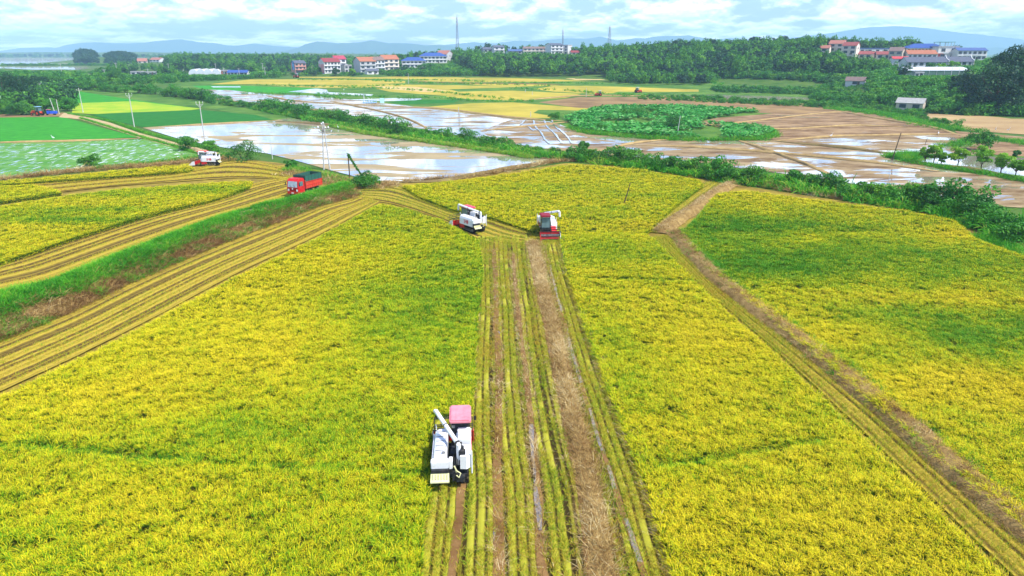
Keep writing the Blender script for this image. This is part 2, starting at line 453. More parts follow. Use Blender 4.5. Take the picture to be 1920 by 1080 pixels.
tag(link_mesh('ground', me), kind='structure')

def ridge(name, pts, Y, depth, mt, seed, amp):
    """a mountain range: skyline given as (photo x, photo y) at distance Y, with spurs and depth"""
    n = 260; m = 26
    pxs = np.linspace(pts[0][0], pts[-1][0], n); sk = np.interp(pxs, [p[0] for p in pts], [p[1] for p in pts])
    kx = (pxs - 960) / F * Y / 1.03
    zt = CH + (97.4 - sk) / F * Y * 1.05
    zt = zt + (fbm(kx, 0 * kx, Y * 0.035, seed, 5) - 0.5) * amp
    V = []
    for j in range(m):
        q = j / (m - 1)          # 0 front foot .. 1 back foot
        hq = math.sin(math.pi * min(1, q * 1.0)) ** 1.3
        sp_ = 0.62 + 0.76 * fbm(kx, kx * 0 + q * depth, Y * 0.06, seed + 9, 4)
        f_ = hq * (sp_ if abs(q - 0.5) > 0.06 else 1.0)
        yy = Y + (q - 0.5) * depth
        V.append(np.stack([kx, np.full(n, yy), 3 + (zt - 3) * np.clip(f_, 0, 1)], -1))
    V = np.array(V).reshape(-1, 3)
    i = (np.arange(m - 1)[:, None] * n + np.arange(n - 1)[None, :]).reshape(-1)
    me = fast_mesh(name, V, np.stack([i, i + 1, i + n + 1, i + n], 1), True); me.materials.append(mt)
    return tag(link_mesh(name, me), kind='structure')
hill_m = mat('mountain_forest', (0.03, 0.075, 0.035), 0.95, vs=0.004, c2=(0.06, 0.11, 0.045))
far_m = mat('far_hill', (0.04, 0.10, 0.04), 0.95, vs=0.006, c2=(0.12, 0.17, 0.06))
ridge('mountains', [(20, 97), (70, 90), (140, 92), (180, 83), (210, 81), (260, 84), (300, 82), (330, 79), (358, 76), (385, 80), (420, 84), (450, 87), (490, 85), (530, 89), (600, 93), (700, 97)], 7600, 1200, hill_m, 3, 34)
ridge('mountains', [(520, 99), (560, 95), (590, 86), (612, 81), (650, 84), (680, 83), (708, 79), (740, 84), (780, 84), (830, 86), (865, 90), (930, 96), (1000, 99)], 6200, 900, hill_m, 5, 26)
ridge('mountains', [(780, 98), (840, 86), (890, 82), (930, 84), (975, 79), (1010, 80), (1050, 76), (1090, 77), (1120, 72), (1150, 79), (1190, 76), (1240, 72), (1280, 71), (1320, 77), (1370, 76), (1420, 80), (1520, 84), (1600, 92), (1700, 98)], 7900, 1200, hill_m, 8, 34)
ridge('mountains', [(930, 97), (985, 88), (1030, 86), (1090, 92), (1140, 90), (1190, 94), (1300, 99)], 6300, 700, hill_m, 12, 18)
ridge('mountains', [(1320, 96), (1420, 82), (1500, 72), (1560, 66), (1600, 59), (1640, 57), (1680, 59), (1720, 64), (1770, 67), (1830, 74), (1900, 82), (2000, 92), (2100, 96)], 8300, 1300, hill_m, 14, 26)
ridge('mountains', [(1740, 98), (1800, 93), (1845, 90), (1880, 92), (1960, 95), (2080, 99)], 6200, 700, hill_m, 15, 8)
ridge('hills', [(-300, 99), (-60, 99), (40, 98), (120, 97.5), (180, 99), (240, 98), (280, 97), (330, 99), (420, 100), (520, 100), (640, 101), (800, 103), (900, 105)], 2600, 500, far_m, 21, 6)
ridge('hills', [(420, 103), (520, 100), (600, 100), (700, 101), (800, 102), (900, 104)], 2000, 400, far_m, 23, 6)

hz = MB().box((0, 4100, 117), (22000, 11000, 466)); 
hm = bpy.data.materials.new('haze'); hm.use_nodes = True
hm.node_tree.nodes.remove(hm.node_tree.nodes['Principled BSDF'])
pv = hm.node_tree.nodes.new('ShaderNodeVolumePrincipled'); pv.inputs['Density'].default_value = 1.75e-4
pv.inputs['Color'].default_value = (0.48, 0.74, 1.0, 1); pv.inputs['Anisotropy'].default_value = 0.0
hm.node_tree.links.new(pv.outputs[0], hm.node_tree.nodes['Material Output'].inputs['Volume'])
o = hz.build('haze', hm); tag(o, kind='stuff')
# box reaches from 116 m below to 350 m above: bottom lifted to just under the ground
o.scale = (1, 1, 1)
for v in o.data.vertices: v.co.z = -1.5 if v.co.z < 0 else 285.0

# ================================================================ field sheets
LAYER = [0]
def sheet(name, pts, mt, z=None, kind='structure', world_pts=False, extrude=0.0):
    """a flat field: photo outline laid on the ground, following its slow rise; extrude = standing crop height"""
    LAYER[0] += 1
    z0 = z if z is not None else 0.012 + 0.0015 * LAYER[0]
    P = [Vector(p) for p in pts] if world_pts else GP(pts, extrude)
    bm = bmesh.new()
    f = bm.faces.new([bm.verts.new((p.x, p.y, 0)) for p in P])
    bmesh.ops.triangulate(bm, faces=[f])
    y0 = min(p.y for p in P); y1 = max(p.y for p in P)
    for k in [k for k in KN + list(range(20, 280, 20)) if y0 < k < y1]:
        bmesh.ops.bisect_plane(bm, geom=bm.verts[:] + bm.edges[:] + bm.faces[:], plane_co=(0, k, 0), plane_no=(0, 1, 0))
    for v in bm.verts: v.co.z = float(prof(v.co.y)) + z0
    bmesh.ops.recalc_face_normals(bm, faces=bm.faces)
    if bm.faces and sum(fc.normal.z for fc in bm.faces) < 0: bmesh.ops.reverse_faces(bm, faces=bm.faces)
    if extrude > 0:
        r = bmesh.ops.extrude_face_region(bm, geom=bm.faces[:])
        for v in [g for g in r['geom'] if isinstance(g, bmesh.types.BMVert)]: v.co.z += extrude
    me = bpy.data.meshes.new(name); bm.to_mesh(me); bm.free(); me.materials.append(mt)
    return tag(link_mesh(name, me), kind=kind)

def wet_mat(name, mud, mud2, wet, sx=0.04, sy=0.12, rot=0.0, soft=0.03, rough=0.03, det=6, depth=0.6, wave=0.0, shine=0.72, silt=(0.42, 0.36, 0.26)):
    """puddled mud: low spots hold water"""
    m = bpy.data.materials.new(name); m.use_nodes = True
    N, L = m.node_tree.nodes, m.node_tree.links; b = N['Principled BSDF']
    g = N.new('ShaderNodeNewGeometry')
    mp = N.new('ShaderNodeMapping'); mp.inputs['Rotation'].default_value = (0, 0, rot); mp.inputs['Scale'].default_value = (sx, sy, 1)
    L.new(g.outputs['Position'], mp.inputs[0])
    n = N.new('ShaderNodeTexNoise'); n.inputs['Scale'].default_value = 1; n.inputs['Detail'].default_value = det; n.inputs['Roughness'].default_value = 0.62
    n.inputs['Distortion'].default_value = wave
    L.new(mp.outputs[0], n.inputs['Vector'])
    r = N.new('ShaderNodeMapRange'); r.inputs[1].default_value = wet - soft; r.inputs[2].default_value = wet + soft
    L.new(n.outputs['Fac'], r.inputs[0])
    n2 = N.new('ShaderNodeTexNoise'); n2.inputs['Scale'].default_value = 0.9; n2.inputs['Detail'].default_value = 9; n2.inputs['Roughness'].default_value = 0.78
    mp2 = N.new('ShaderNodeMapping'); mp2.inputs['Rotation'].default_value = (0, 0, rot); mp2.inputs['Scale'].default_value = (0.09, 0.22, 1)
    L.new(g.outputs['Position'], mp2.inputs[0]); L.new(mp2.outputs[0], n2.inputs['Vector'])
    r2 = N.new('ShaderNodeMapRange'); r2.inputs[1].default_value = 0.38; r2.inputs[2].default_value = 0.60; L.new(n2.outputs['Fac'], r2.inputs[0])
    mx = N.new('ShaderNodeMix'); mx.data_type = 'RGBA'; L.new(r2.outputs[0], mx.inputs[0])
    mx.inputs[6].default_value = (*mud, 1); mx.inputs[7].default_value = (*mud2, 1)
    L.new(mx.outputs[2], b.inputs['Base Color']); b.inputs['Roughness'].default_value = 0.85; b.inputs['Specular IOR Level'].default_value = 0.08
    bp = N.new('ShaderNodeBump'); bp.inputs['Strength'].default_value = depth; bp.inputs['Distance'].default_value = 0.12
    L.new(n2.outputs['Fac'], bp.inputs['Height']); L.new(bp.outputs[0], b.inputs['Normal'])
    gl = N.new('ShaderNodeBsdfGlossy'); gl.inputs['Roughness'].default_value = rough; gl.inputs['Color'].default_value = (0.93, 0.95, 1.0, 1)
    df = N.new('ShaderNodeBsdfDiffuse'); df.inputs['Color'].default_value = (*silt, 1)
    wm = N.new('ShaderNodeMixShader'); wm.inputs[0].default_value = shine; L.new(df.outputs[0], wm.inputs[1]); L.new(gl.outputs[0], wm.inputs[2])
    ms = N.new('ShaderNodeMixShader'); L.new(r.outputs[0], ms.inputs[0]); L.new(b.outputs[0], ms.inputs[1]); L.new(wm.outputs[0], ms.inputs[2])
    L.new(ms.outputs[0], N['Material Output'].inputs['Surface'])
    return m
water_m = wet_mat('open_water', (0.2, 0.2, 0.15), (0.2, 0.2, 0.15), 0.0, rough=0.04)
muddy_light = wet_mat('puddled_paddy', (0.11, 0.07, 0.035), (0.38, 0.29, 0.17), 0.475, sx=0.08, sy=0.15, rot=0.3, soft=0.05, det=8, wave=.6)
muddy_brown = wet_mat('wet_ploughed_paddy', (0.12, 0.065, 0.025), (0.34, 0.25, 0.13), 0.545, sx=0.075, sy=0.16, rot=0.3, soft=0.03, det=8, wave=.8)
muddy_dry = wet_mat('drying_ploughed_paddy', (0.11, 0.055, 0.022), (0.34, 0.225, 0.11), 0.64, sx=0.04, sy=0.15, rot=0.3, det=8)
flood_m = wet_mat('flooded_paddy', (0.25, 0.19, 0.095), (0.36, 0.28, 0.15), 0.47, sx=0.035, sy=0.085, rot=0.30, soft=0.02, wave=1.3, det=6, depth=0.3)
green_m = mat('young_rice_green', (0.020, 0.175, 0.010), 0.8, vs=0.3, c2=(0.045, 0.29, 0.015), bump=0.5, bs=3)
dkgreen_m = mat('young_rice_deep_green', (0.012, 0.11, 0.008), 0.8, vs=0.3, c2=(0.025, 0.17, 0.012), bump=0.5, bs=3)
ygreen_m = mat('turning_rice', (0.12, 0.34, 0.01), 0.8, vs=0.08, c2=(0.42, 0.42, 0.02), bump=0.5, bs=3)
seed_m = wet_mat('seedling_paddy', (0.05, 0.19, 0.02), (0.13, 0.28, 0.05), 0.585, sx=1.3, sy=0.28, rot=0.1, soft=0.05, det=4)
yellow_m = mat('far_ripe_rice', (0.24, 0.22, 0.025), 0.85, vs=0.035, c2=(0.50, 0.38, 0.05), bump=0.8, bs=2)
tan_m = mat('far_stubble', (0.46, 0.31, 0.12), 0.9, vs=0.08, c2=(0.56, 0.42, 0.16), bump=0.6, bs=2)
soil_m = mat('ploughed_soil', (0.13, 0.075, 0.035), 0.9, vs=0.05, c2=(0.34, 0.22, 0.09), bump=1.0, bs=1.3)
soil2_m = mat('dry_pale_soil', (0.26, 0.16, 0.07), 0.9, vs=0.05, c2=(0.44, 0.31, 0.14), bump=1.0, bs=1.0)
weed_m = mat('weedy_ground', (0.02, 0.09, 0.010), 0.9, vs=0.07, c2=(0.13, 0.23, 0.03), bump=1.0, bs=1.5)
track_m = mat('dirt_track', (0.36, 0.25, 0.11), 0.9, vs=0.4, c2=(0.50, 0.38, 0.20), bump=0.6, bs=2)
bund_m = mat('bund_earth', (0.13, 0.085, 0.04), 0.95, vs=0.4, c2=(0.22, 0.17, 0.06), bump=1.0, bs=2)
conc_m = mat('pale_concrete', (0.55, 0.54, 0.50), 0.8, vs=0.8)
stub_m = mat('stubble_ground', (0.12, 0.08, 0.02), 0.9, vs=0.35, c2=(0.36, 0.27, 0.035), bump=1.0, bs=4)

# --- far water
sheet('lake', [(-90, 109), (-90, 122.5), (20, 122), (60, 121), (100, 122), (150, 121), (152, 114), (147, 109)], water_m)
sheet('lake', [(-60, 124.5), (205, 124.5), (207, 128), (170, 131.5), (120, 130), (60, 130.5), (8, 128), (-60, 130)], water_m)
sheet('pond', [(100, 139), (175, 138), (176, 143), (120, 144)], water_m)
sheet('pond', [(118, 146), (268, 144), (262, 147), (120, 149)], water_m)
sheet('road', [(378, 140.4), (482, 140.2), (545, 143), (545, 141.2), (482, 138.8), (378, 139.2)], conc_m)
sheet('field', [(120, 152), (330, 151), (460, 150), (455, 161), (330, 160), (250, 157), (130, 157)], weed_m)
sheet('pond', [(253, 165), (280, 164), (275, 168), (250, 168)], water_m)
# --- the broad weedy plain between the paddies
sheet('grass_land', [(380, 150), (900, 147), (1140, 155), (1420, 156), (1700, 150), (2100, 160), (2150, 250), (1700, 230), (1500, 215), (900, 260), (500, 215), (300, 168)], weed_m)
for p, m_ in [
    ([(395, 158), (470, 149), (640, 149), (760, 152), (760, 156), (650, 160), (480, 158)], yellow_m),
    ([(560, 143), (700, 143), (870, 145), (880, 149), (760, 149), (640, 147), (560, 146)], yellow_m),
    ([(770, 152), (900, 145), (1050, 149), (1110, 152), (960, 154), (860, 154)], yellow_m),
    ([(500, 160), (640, 161), (700, 158), (860, 160), (980, 163), (830, 168), (700, 164), (600, 165)], yellow_m),
    ([(860, 156), (1000, 157), (1050, 160), (960, 163), (900, 160)], yellow_m),
    ([(1060, 147), (1138, 146), (1138, 150), (1080, 150)], tan_m),
    ([(1000, 167), (1040, 161), (1100, 161), (1200, 164), (1310, 168), (1310, 172), (1180, 173), (1120, 176), (1040, 172)], yellow_m),
    ([(700, 165), (840, 167), (860, 172), (960, 170), (1090, 176), (1060, 184), (960, 189), (880, 186), (800, 178), (730, 172)], yellow_m),
    ([(600, 172), (700, 170), (840, 180), (820, 186), (720, 180), (640, 178)], weed_m),
    ([(700, 162), (780, 163), (840, 170), (800, 173), (730, 167)], tan_m),
    ([(770, 203), (880, 194), (960, 192), (1060, 200), (1175, 206), (1150, 212), (1060, 214), (1030, 222), (960, 221), (880, 212)], yellow_m),
    ([(360, 161), (430, 160), (600, 166), (585, 173), (520, 175), (430, 170), (380, 167)], green_m),
    ([(725, 192), (780, 187), (862, 187), (850, 193), (760, 196)], dkgreen_m),
    ([(1440, 161), (1520, 157), (1620, 154), (1650, 162), (1540, 168), (1440, 168)], green_m),
    ([(1160, 172), (1250, 173), (1460, 178), (1530, 188), (1440, 190), (1280, 184), (1130, 179)], weed_m),
]:
    sheet('field', p, m_)
for p in [[(592, 166), (612, 168), (616, 173), (700, 177), (696, 180), (600, 176), (575, 174), (540, 172)], [(395, 162), (450, 162), (452, 164), (400, 164)],
          [(655, 187), (740, 184), (795, 185), (780, 188), (720, 190)], [(1255, 178), (1330, 178), (1460, 181), (1533, 184), (1525, 187), (1440, 188), (1330, 184)],
          [(1500, 175.5), (1640, 176), (1645, 178.5), (1560, 179)]]:
    sheet('pond', p, water_m)
# --- light puddled paddies behind the shrub belt
sheet('paddy', [(352, 168), (430, 169), (500, 177), (590, 180), (690, 190), (760, 198), (830, 206), (960, 222), (1030, 228), (1090, 246), (1092, 286), (1000, 274), (860, 254), (700, 226), (620, 208), (520, 197), (400, 184)], muddy_light)
sheet('paddy', [(960, 224), (1030, 229), (1072, 243), (1100, 252), (1160, 262), (1120, 276), (1092, 288), (1000, 276), (930, 264), (900, 246)], muddy_brown)
sheet('paddy', [(1095, 252), (1250, 262), (1440, 264), (1475, 268), (1700, 292), (1760, 318), (1950, 342), (1990, 395), (1840, 385), (1700, 360), (1500, 330), (1300, 304), (1105, 288)], muddy_brown)
sheet('paddy', [(1445, 262), (1290, 236), (1335, 222), (1560, 204), (1640, 213), (1740, 236), (1810, 258), (1840, 290), (1790, 292), (1700, 290), (1560, 275)], muddy_dry)
sheet('paddy', [(1480, 262), (1560, 257), (1660, 254), (1780, 252), (1840, 290), (1720, 292), (1580, 276)], muddy_brown)
sheet('field', [(1010, 192), (1085, 182), (1200, 182), (1300, 184), (1460, 194), (1580, 200), (1590, 206), (1480, 214), (1400, 211), (1280, 203), (1180, 207), (1080, 202)], soil_m)
sheet('field', [(1700, 208), (1790, 214), (1960, 226), (2000, 258), (1830, 246), (1760, 236)], soil2_m)
sheet('field', [(1790, 246), (1980, 262), (2020, 300), (1930, 296), (1840, 288)], muddy_dry)
lotus_poly = [(1062, 222), (1100, 211), (1140, 202), (1290, 202), (1420, 211), (1340, 222), (1300, 232), (1440, 243), (1445, 255), (1400, 262), (1280, 262), (1180, 256), (1090, 247), (1068, 238)]
sheet('lotus_pond', lotus_poly, weed_m)
sheet('grass_land', [(1060, 222), (1000, 212), (1010, 206), (1110, 208), (1100, 214)], weed_m)
sheet('grass_land', [(1675, 300), (1700, 292), (1760, 288), (1990, 296), (2000, 302), (1990, 352), (1900, 334), (1800, 318), (1700, 306)], weed_m)
sheet('pond', [(1728, 303), (1750, 293), (1830, 293), (1980, 299), (1990, 338), (1900, 328), (1830, 318), (1760, 309)], water_m)
# --- left side
sheet('grass_land', [(-80, 160), (130, 158), (300, 170), (420, 188), (560, 222), (520, 232), (400, 205), (60, 166), (-80, 190)], weed_m)
sheet('field', [(-80, 213), (60, 216), (120, 211), (125, 218), (60, 221), (-80, 226)], soil_m)
sheet('paddy', [(48, 166), (120, 167), (255, 188), (380, 204), (330, 210), (140, 205), (90, 185)], green_m)
sheet('paddy', [(137, 194), (255, 190), (380, 204), (340, 209), (200, 214), (170, 214), (135, 212)], ygreen_m)
sheet('paddy', [(168, 215), (200, 213), (375, 206), (480, 216), (512, 225), (420, 232), (268, 239), (215, 227)], dkgreen_m)
sheet('paddy', [(-80, 222), (60, 220), (120, 220), (190, 240), (262, 258), (120, 264), (-80, 271)], green_m)
sheet('paddy', [(-80, 271), (120, 266), (270, 261), (330, 278), (370, 290), (372, 300), (300, 306), (150, 318), (0, 336), (-80, 345)], seed_m)
sheet('path', [(120, 212), (150, 216), (205, 230), (262, 250), (330, 268), (420, 289), (415, 294), (370, 287), (320, 275), (262, 259), (205, 241), (150, 224), (110, 220)], track_m)
sheet('paddy', [(268, 240), (420, 232), (512, 226), (540, 222), (620, 232), (700, 247), (860, 268), (1042, 297), (1045, 303), (900, 328), (820, 340), (700, 340), (620, 320), (560, 303), (500, 288), (430, 279), (340, 262)], flood_m)

# --- narrow earth bunds between the paddies (low raised banks)
def bund(name, pts, w, h, mt, kind='structure', world=False, step=2.0, wob=0.15, base=0.14):
    P = smooth_line(pts if world else GP(pts), step)
    P = np.array([tuple(p) for p in P])
    if step < 1: P[:, 0] += (fbm(P[:, 1], 0 * P[:, 1] + pts[0][0] * .37, 4.5, 6) - .5) * .34
    d = np.gradient(P[:, :2], axis=0); d /= np.linalg.norm(d, axis=1)[:, None] + 1e-9
    nrm = np.stack([-d[:, 1], d[:, 0]], 1)
    prf = [(-0.5, -0.04), (-0.3, 0.75), (0, 1), (0.3, 0.75), (0.5, -0.04)]
    V = []
    tp = np.clip(np.minimum(np.arange(len(P)), np.arange(len(P))[::-1]) / 7.0, 0.04, 1)
    for k, (a, b) in enumerate(prf):
        j = (fbm(P[:, 0] + k * 31, P[:, 1], 2.5, 3) - 0.5) * wob * 2
        hh = h * (0.8 + 0.5 * fbm(P[:, 0], P[:, 1] + k * 9, 1.8, 5))
        V.append(np.stack([P[:, 0] + nrm[:, 0] * (a * w + j), P[:, 1] + nrm[:, 1] * (a * w + j), prof(P[:, 1]) + b * hh * tp + base], 1))
    V = np.stack(V, 1).reshape(-1, 3); n = 5
    i = (np.arange(len(P) - 1)[:, None] * n + np.arange(n - 1)[None, :]).reshape(-1)
    me = fast_mesh(name, V, np.stack([i, i + 1, i + n + 1, i + n], 1), True); me.materials.append(mt)
    return tag(link_mesh(name, me), kind=kind)
dry_b = mat('dry_grass_bund', (0.26, 0.17, 0.07), 0.95, vs=0.5, c2=(0.42, 0.30, 0.12), bump=1, bs=3)
for pts, w, h in [
    ([(1120, 284), (1190, 269), (1260, 262), (1290, 260)], 1.2, .35), ([(1440, 266), (1560, 257), (1680, 254), (1790, 252)], 1.0, .35),
    ([(1445, 264), (1520, 272), (1600, 280), (1700, 292)], 1.6, .45), ([(1290, 238), (1400, 229), (1520, 215), (1600, 208)], 1.0, .3),
    ([(760, 200), (830, 205), (960, 221), (1060, 228)], 1.4, .4), ([(500, 180), (560, 190), (700, 198), (820, 204)], 1.0, .3),
    ([(-60, 269), (120, 266), (262, 260)], 1.2, .4), ([(0, 337), (150, 320), (300, 307), (370, 300)], 1.6, .5),
    ([(520, 228), (620, 236), (700, 252), (860, 274), (1040, 300)], 1.8, .5), ([(1045, 300), (900, 328), (820, 341), (720, 342)], 1.4, .5),
    ([(900, 246), (1000, 236), (1080, 228)], 1.0, .3), ([(400, 186), (520, 199), (620, 210)], 1.0, .3),
    ([(760, 154), (900, 157), (1060, 159)], 1.2, .5), ([(980, 189), (1100, 180), (1300, 184), (1560, 200)], 1.2, .4),
    ([(1180, 272), (1320, 278), (1480, 290), (1640, 306), (1760, 322)], 1.2, .35), ([(1380, 262), (1440, 283), (1520, 312), (1560, 330)], 1.1, .35), ([(1560, 206), (1640, 222), (1740, 238), (1800, 254)], 1.2, .35), ([(1340, 238), (1460, 243), (1600, 236), (1720, 240)], 1.0, .3), ([(620, 190), (700, 206), (760, 222), (800, 240)], .9, .3),
    ([(1680, 302), (1760, 312), (1840, 324), (1990, 352)], 1.8, .6), ([(268, 240), (420, 232), (520, 226)], 0.8, .3)]:
    bund('bund', pts, w, h, dry_b if h < .45 else bund_m)
# wheel ruts full of water across the light paddy
for off in (0, 22, 38):
    bund('water_rut', [(1000 + off * .9, 226), (1004 + off, 238), (1015 + off * 1.1, 250), (1022 + off * 1.2, 262), (1030 + off * 1.1, 270)], 0.5, 0.02, water_m, base=.2, wob=.3)
bund('water_rut', [(975, 236), (985, 226), (992, 223)], .4, .02, water_m, base=.2, wob=.3); bund('water_rut', [(1000, 246), (990, 238), (975, 232)], .4, .02, water_m, base=.2, wob=.3)
# ================================================================ plants: tufts and stands
def blades_mesh(name, n, h, spread, w, droop, mt, seed, seg=2, lean=0.35, bias=0.0):
    r = np.random.default_rng(seed); V = []; Fc = []; T = []; K = []
    for i in range(n):
        a = r.uniform(0, 2 * math.pi); d = spread * math.sqrt(r.uniform(0, 1))
        bx, by = d * math.cos(a), d * math.sin(a)
        a2 = a + r.normal(0, 0.7); L = h * r.uniform(0.65, 1.1); ln = lean * r.uniform(0.3, 1.6)
        dx, dy = math.cos(a2) + bias, math.sin(a2); f = r.uniform(0, math.pi); wx, wy = math.cos(f) * w * .5, math.sin(f) * w * .5
        k = len(V); t = r.uniform(0, 1)
        for s_ in range(seg + 1):
            q = s_ / seg; out = L * ln * q * (1 + droop * q); z = L * q * (1 - droop * 0.55 * q * q)
            ww = (1.0 - 0.25 * q) if s_ < seg else 0.35
            V.append((bx + dx * out - wx * ww, by + dy * out - wy * ww, z)); V.append((bx + dx * out + wx * ww, by + dy * out + wy * ww, z)); T += [t, t]; K += [q, q]
        for s_ in range(seg): Fc.append((k + 2 * s_, k + 2 * s_ + 1, k + 2 * s_ + 3, k + 2 * s_ + 2))
    me = fast_mesh(name, V, Fc); at = me.attributes.new('t', 'FLOAT', 'POINT'); at.data.foreach_set('value', np.array(T, np.float32))
    at = me.attributes.new('k', 'FLOAT', 'POINT'); at.data.foreach_set('value', np.array(K, np.float32))
    me.materials.append(mt)
    return me
def lib_obj(me):
    return bpy.data.objects.new(me.name, me)      # kept out of the scene: only instanced as part of stuff
_ng = {}
def stand(name, pts, scl, variants, ripe=None, tilt=0.12, kind='stuff', rots=None, seed=0):
    """one mass of plants (nobody could count them): a plant instanced on every given point"""
    r = np.random.default_rng(seed + 5)
    pts = np.asarray(pts, np.float32); n = len(pts)
    me = bpy.data.meshes.new(name); me.vertices.add(n); me.vertices.foreach_set('co', pts.reshape(-1))
    def fa(nm, ty, arr, key):
        a = me.attributes.new(nm, ty, 'POINT'); a.data.foreach_set(key, np.asarray(arr).reshape(-1))
    rot = np.stack([r.normal(0, tilt, n), r.normal(0, tilt, n), rots if rots is not None else r.uniform(0, 6.283, n)], 1).astype(np.float32)
    fa('rot', 'FLOAT_VECTOR', rot, 'vector')
    sc = np.asarray(scl, np.float32) * np.ones(n, np.float32)
    fa('scl', 'FLOAT', sc, 'value')
    fa('ripe', 'FLOAT', (ripe if ripe is not None else np.full(n, 0.5)).astype(np.float32), 'value')
    fa('pick', 'INT', r.integers(0, len(variants), n).astype(np.int32), 'value')
    o = tag(link_mesh(name, me), kind=kind)
    ng = bpy.data.node_groups.new(name + '_nodes', 'GeometryNodeTree')
    ng.interface.new_socket('Geometry', in_out='INPUT', socket_type='NodeSocketGeometry')
    ng.interface.new_socket('Geometry', in_out='OUTPUT', socket_type='NodeSocketGeometry')
    N, L = ng.nodes, ng.links
    gi, go = N.new('NodeGroupInput'), N.new('NodeGroupOutput')
    iop = N.new('GeometryNodeInstanceOnPoints'); iop.inputs['Pick Instance'].default_value = True
    gti = N.new('GeometryNodeGeometryToInstance')
    for v in variants:
        oi = N.new('GeometryNodeObjectInfo'); oi.inputs['Object'].default_value = v; oi.inputs['As Instance'].default_value = False
        L.new(oi.outputs['Geometry'], gti.inputs[0])
    def na(nm, ty):
        a = N.new('GeometryNodeInputNamedAttribute'); a.data_type = ty; a.inputs['Name'].default_value = nm
        return [s for s in a.outputs if s.enabled and s.name == 'Attribute'][0]
    L.new(gi.outputs[0], iop.inputs['Points']); L.new(gti.outputs[0], iop.inputs['Instance'])
    L.new(na('pick', 'INT'), iop.inputs['Instance Index'])
    e2r = N.new('FunctionNodeEulerToRotation'); L.new(na('rot', 'FLOAT_VECTOR'), e2r.inputs[0]); L.new(e2r.outputs[0], iop.inputs['Rotation'])
    L.new(na('scl', 'FLOAT'), iop.inputs['Scale']); L.new(iop.outputs[0], go.inputs[0])
    md = o.modifiers.new('plants', 'NODES'); md.node_group = ng
    return o

rice_mt = tuft_mat('rice_blades', (0.15, 0.40, 0.006), (0.86, 0.75, 0.008), (0.05, 0.25, 0.006), 0.25, hue2=(0.86, 0.65, 0.02), mid=(0.46, 0.56, 0.005), stalk=(0.06, 0.15, 0.005))
stub_mt = tuft_mat('stubble_blades', (0.24, 0.40, 0.015), (0.52, 0.45, 0.03), (0.09, 0.15, 0.01), 0.25, hue2=(0.50, 0.32, 0.045))
straw_mt = tuft_mat('straw', (0.32, 0.19, 0.055), (0.56, 0.40, 0.14), (0.17, 0.08, 0.022), 0.15, hue2=(0.86, 0.72, 0.40))
grass_mt = tuft_mat('bank_grass', (0.06, 0.34, 0.012), (0.14, 0.48, 0.02), (0.03, 0.18, 0.012), 0.35, hue2=(0.36, 0.46, 0.05))
RICE = [lib_obj(blades_mesh('rice_tuft', 22, 0.54, 0.055, 0.019, .9, rice_mt, 100 + i, seg=3, lean=.24, bias=.5)) for i in range(4)]
RICEF = [lib_obj(blades_mesh('rice_tuft_far', 18, 0.52, 0.09, 0.030, 0.9, rice_mt, 120 + i, seg=3, lean=.24, bias=.4)) for i in range(3)]
STUB = [lib_obj(blades_mesh('stubble_tuft', 12, 0.20, 0.10, 0.022, 0.3, stub_mt, 140 + i, seg=1, lean=0.45)) for i in range(3)]
STRAW = [lib_obj(blades_mesh('straw_wisp', 12, 0.16, 0.25, 0.022, 0.2, straw_mt, 160 + i, lean=2.0)) for i in range(3)]
GRASS = [lib_obj(blades_mesh('grass_tuft', 16, 0.55, 0.25, 0.035, 0.7, grass_mt, 180 + i, lean=0.5)) for i in range(3)]
DRYG = [lib_obj(blades_mesh('dry_grass_tuft', 14, 0.40, 0.3, 0.03, 0.7, straw_mt, 190 + i, lean=0.9)) for i in range(3)]
REED = [lib_obj(blades_mesh('reed_tuft', 20, 1.5, 0.5, 0.10, 0.9, grass_mt, 200 + i, seg=3, lean=0.4)) for i in range(3)]

def scatter(poly, spacing, jitter=0.45, seed=1):
    P = np.array([(p[0], p[1]) for p in poly]); x0, y0 = P.min(0); x1, y1 = P.max(0)
    r = np.random.default_rng(seed)
    gx, gy = np.meshgrid(np.arange(x0, x1, spacing), np.arange(y0, y1, spacing))
    gx = gx + r.uniform(-jitter, jitter, gx.shape) * spacing; gy = gy + r.uniform(-jitter, jitter, gy.shape) * spacing
    gx, gy = gx.ravel(), gy.ravel(); k = inside(P, gx, gy)
    return gx[k], gy[k]
def visible(x, y, m=90):
    """keep what the photograph could see, with room to step aside"""
    d = y * cp + CH * sp; u = 960 + F * x / np.maximum(d, .1)
    return (u > -m - 260) & (u < 1920 + m + 260) & (y > 15)
def ell(x, y, px, py, rx, ry, rot=0):
    """soft blob around a photographed spot, sizes in metres"""
    g = G(px, py, .8); c, s = math.cos(rot), math.sin(rot)
    dx, dy = x - g.x, y - g.y; a = (dx * c + dy * s) / rx; b = (-dx * s + dy * c) / ry
    return np.exp(-(a * a + b * b))
BAND_EDGE = 62
canopy_m = mat('undergrowth_painted_shade', (0.018, 0.035, 0.003), 0.95, vs=2.5, c2=(0.06, 0.065, 0.006), bump=1.0, bs=6)  # undergrowth colour darkened to paint in the shade between the rice plants
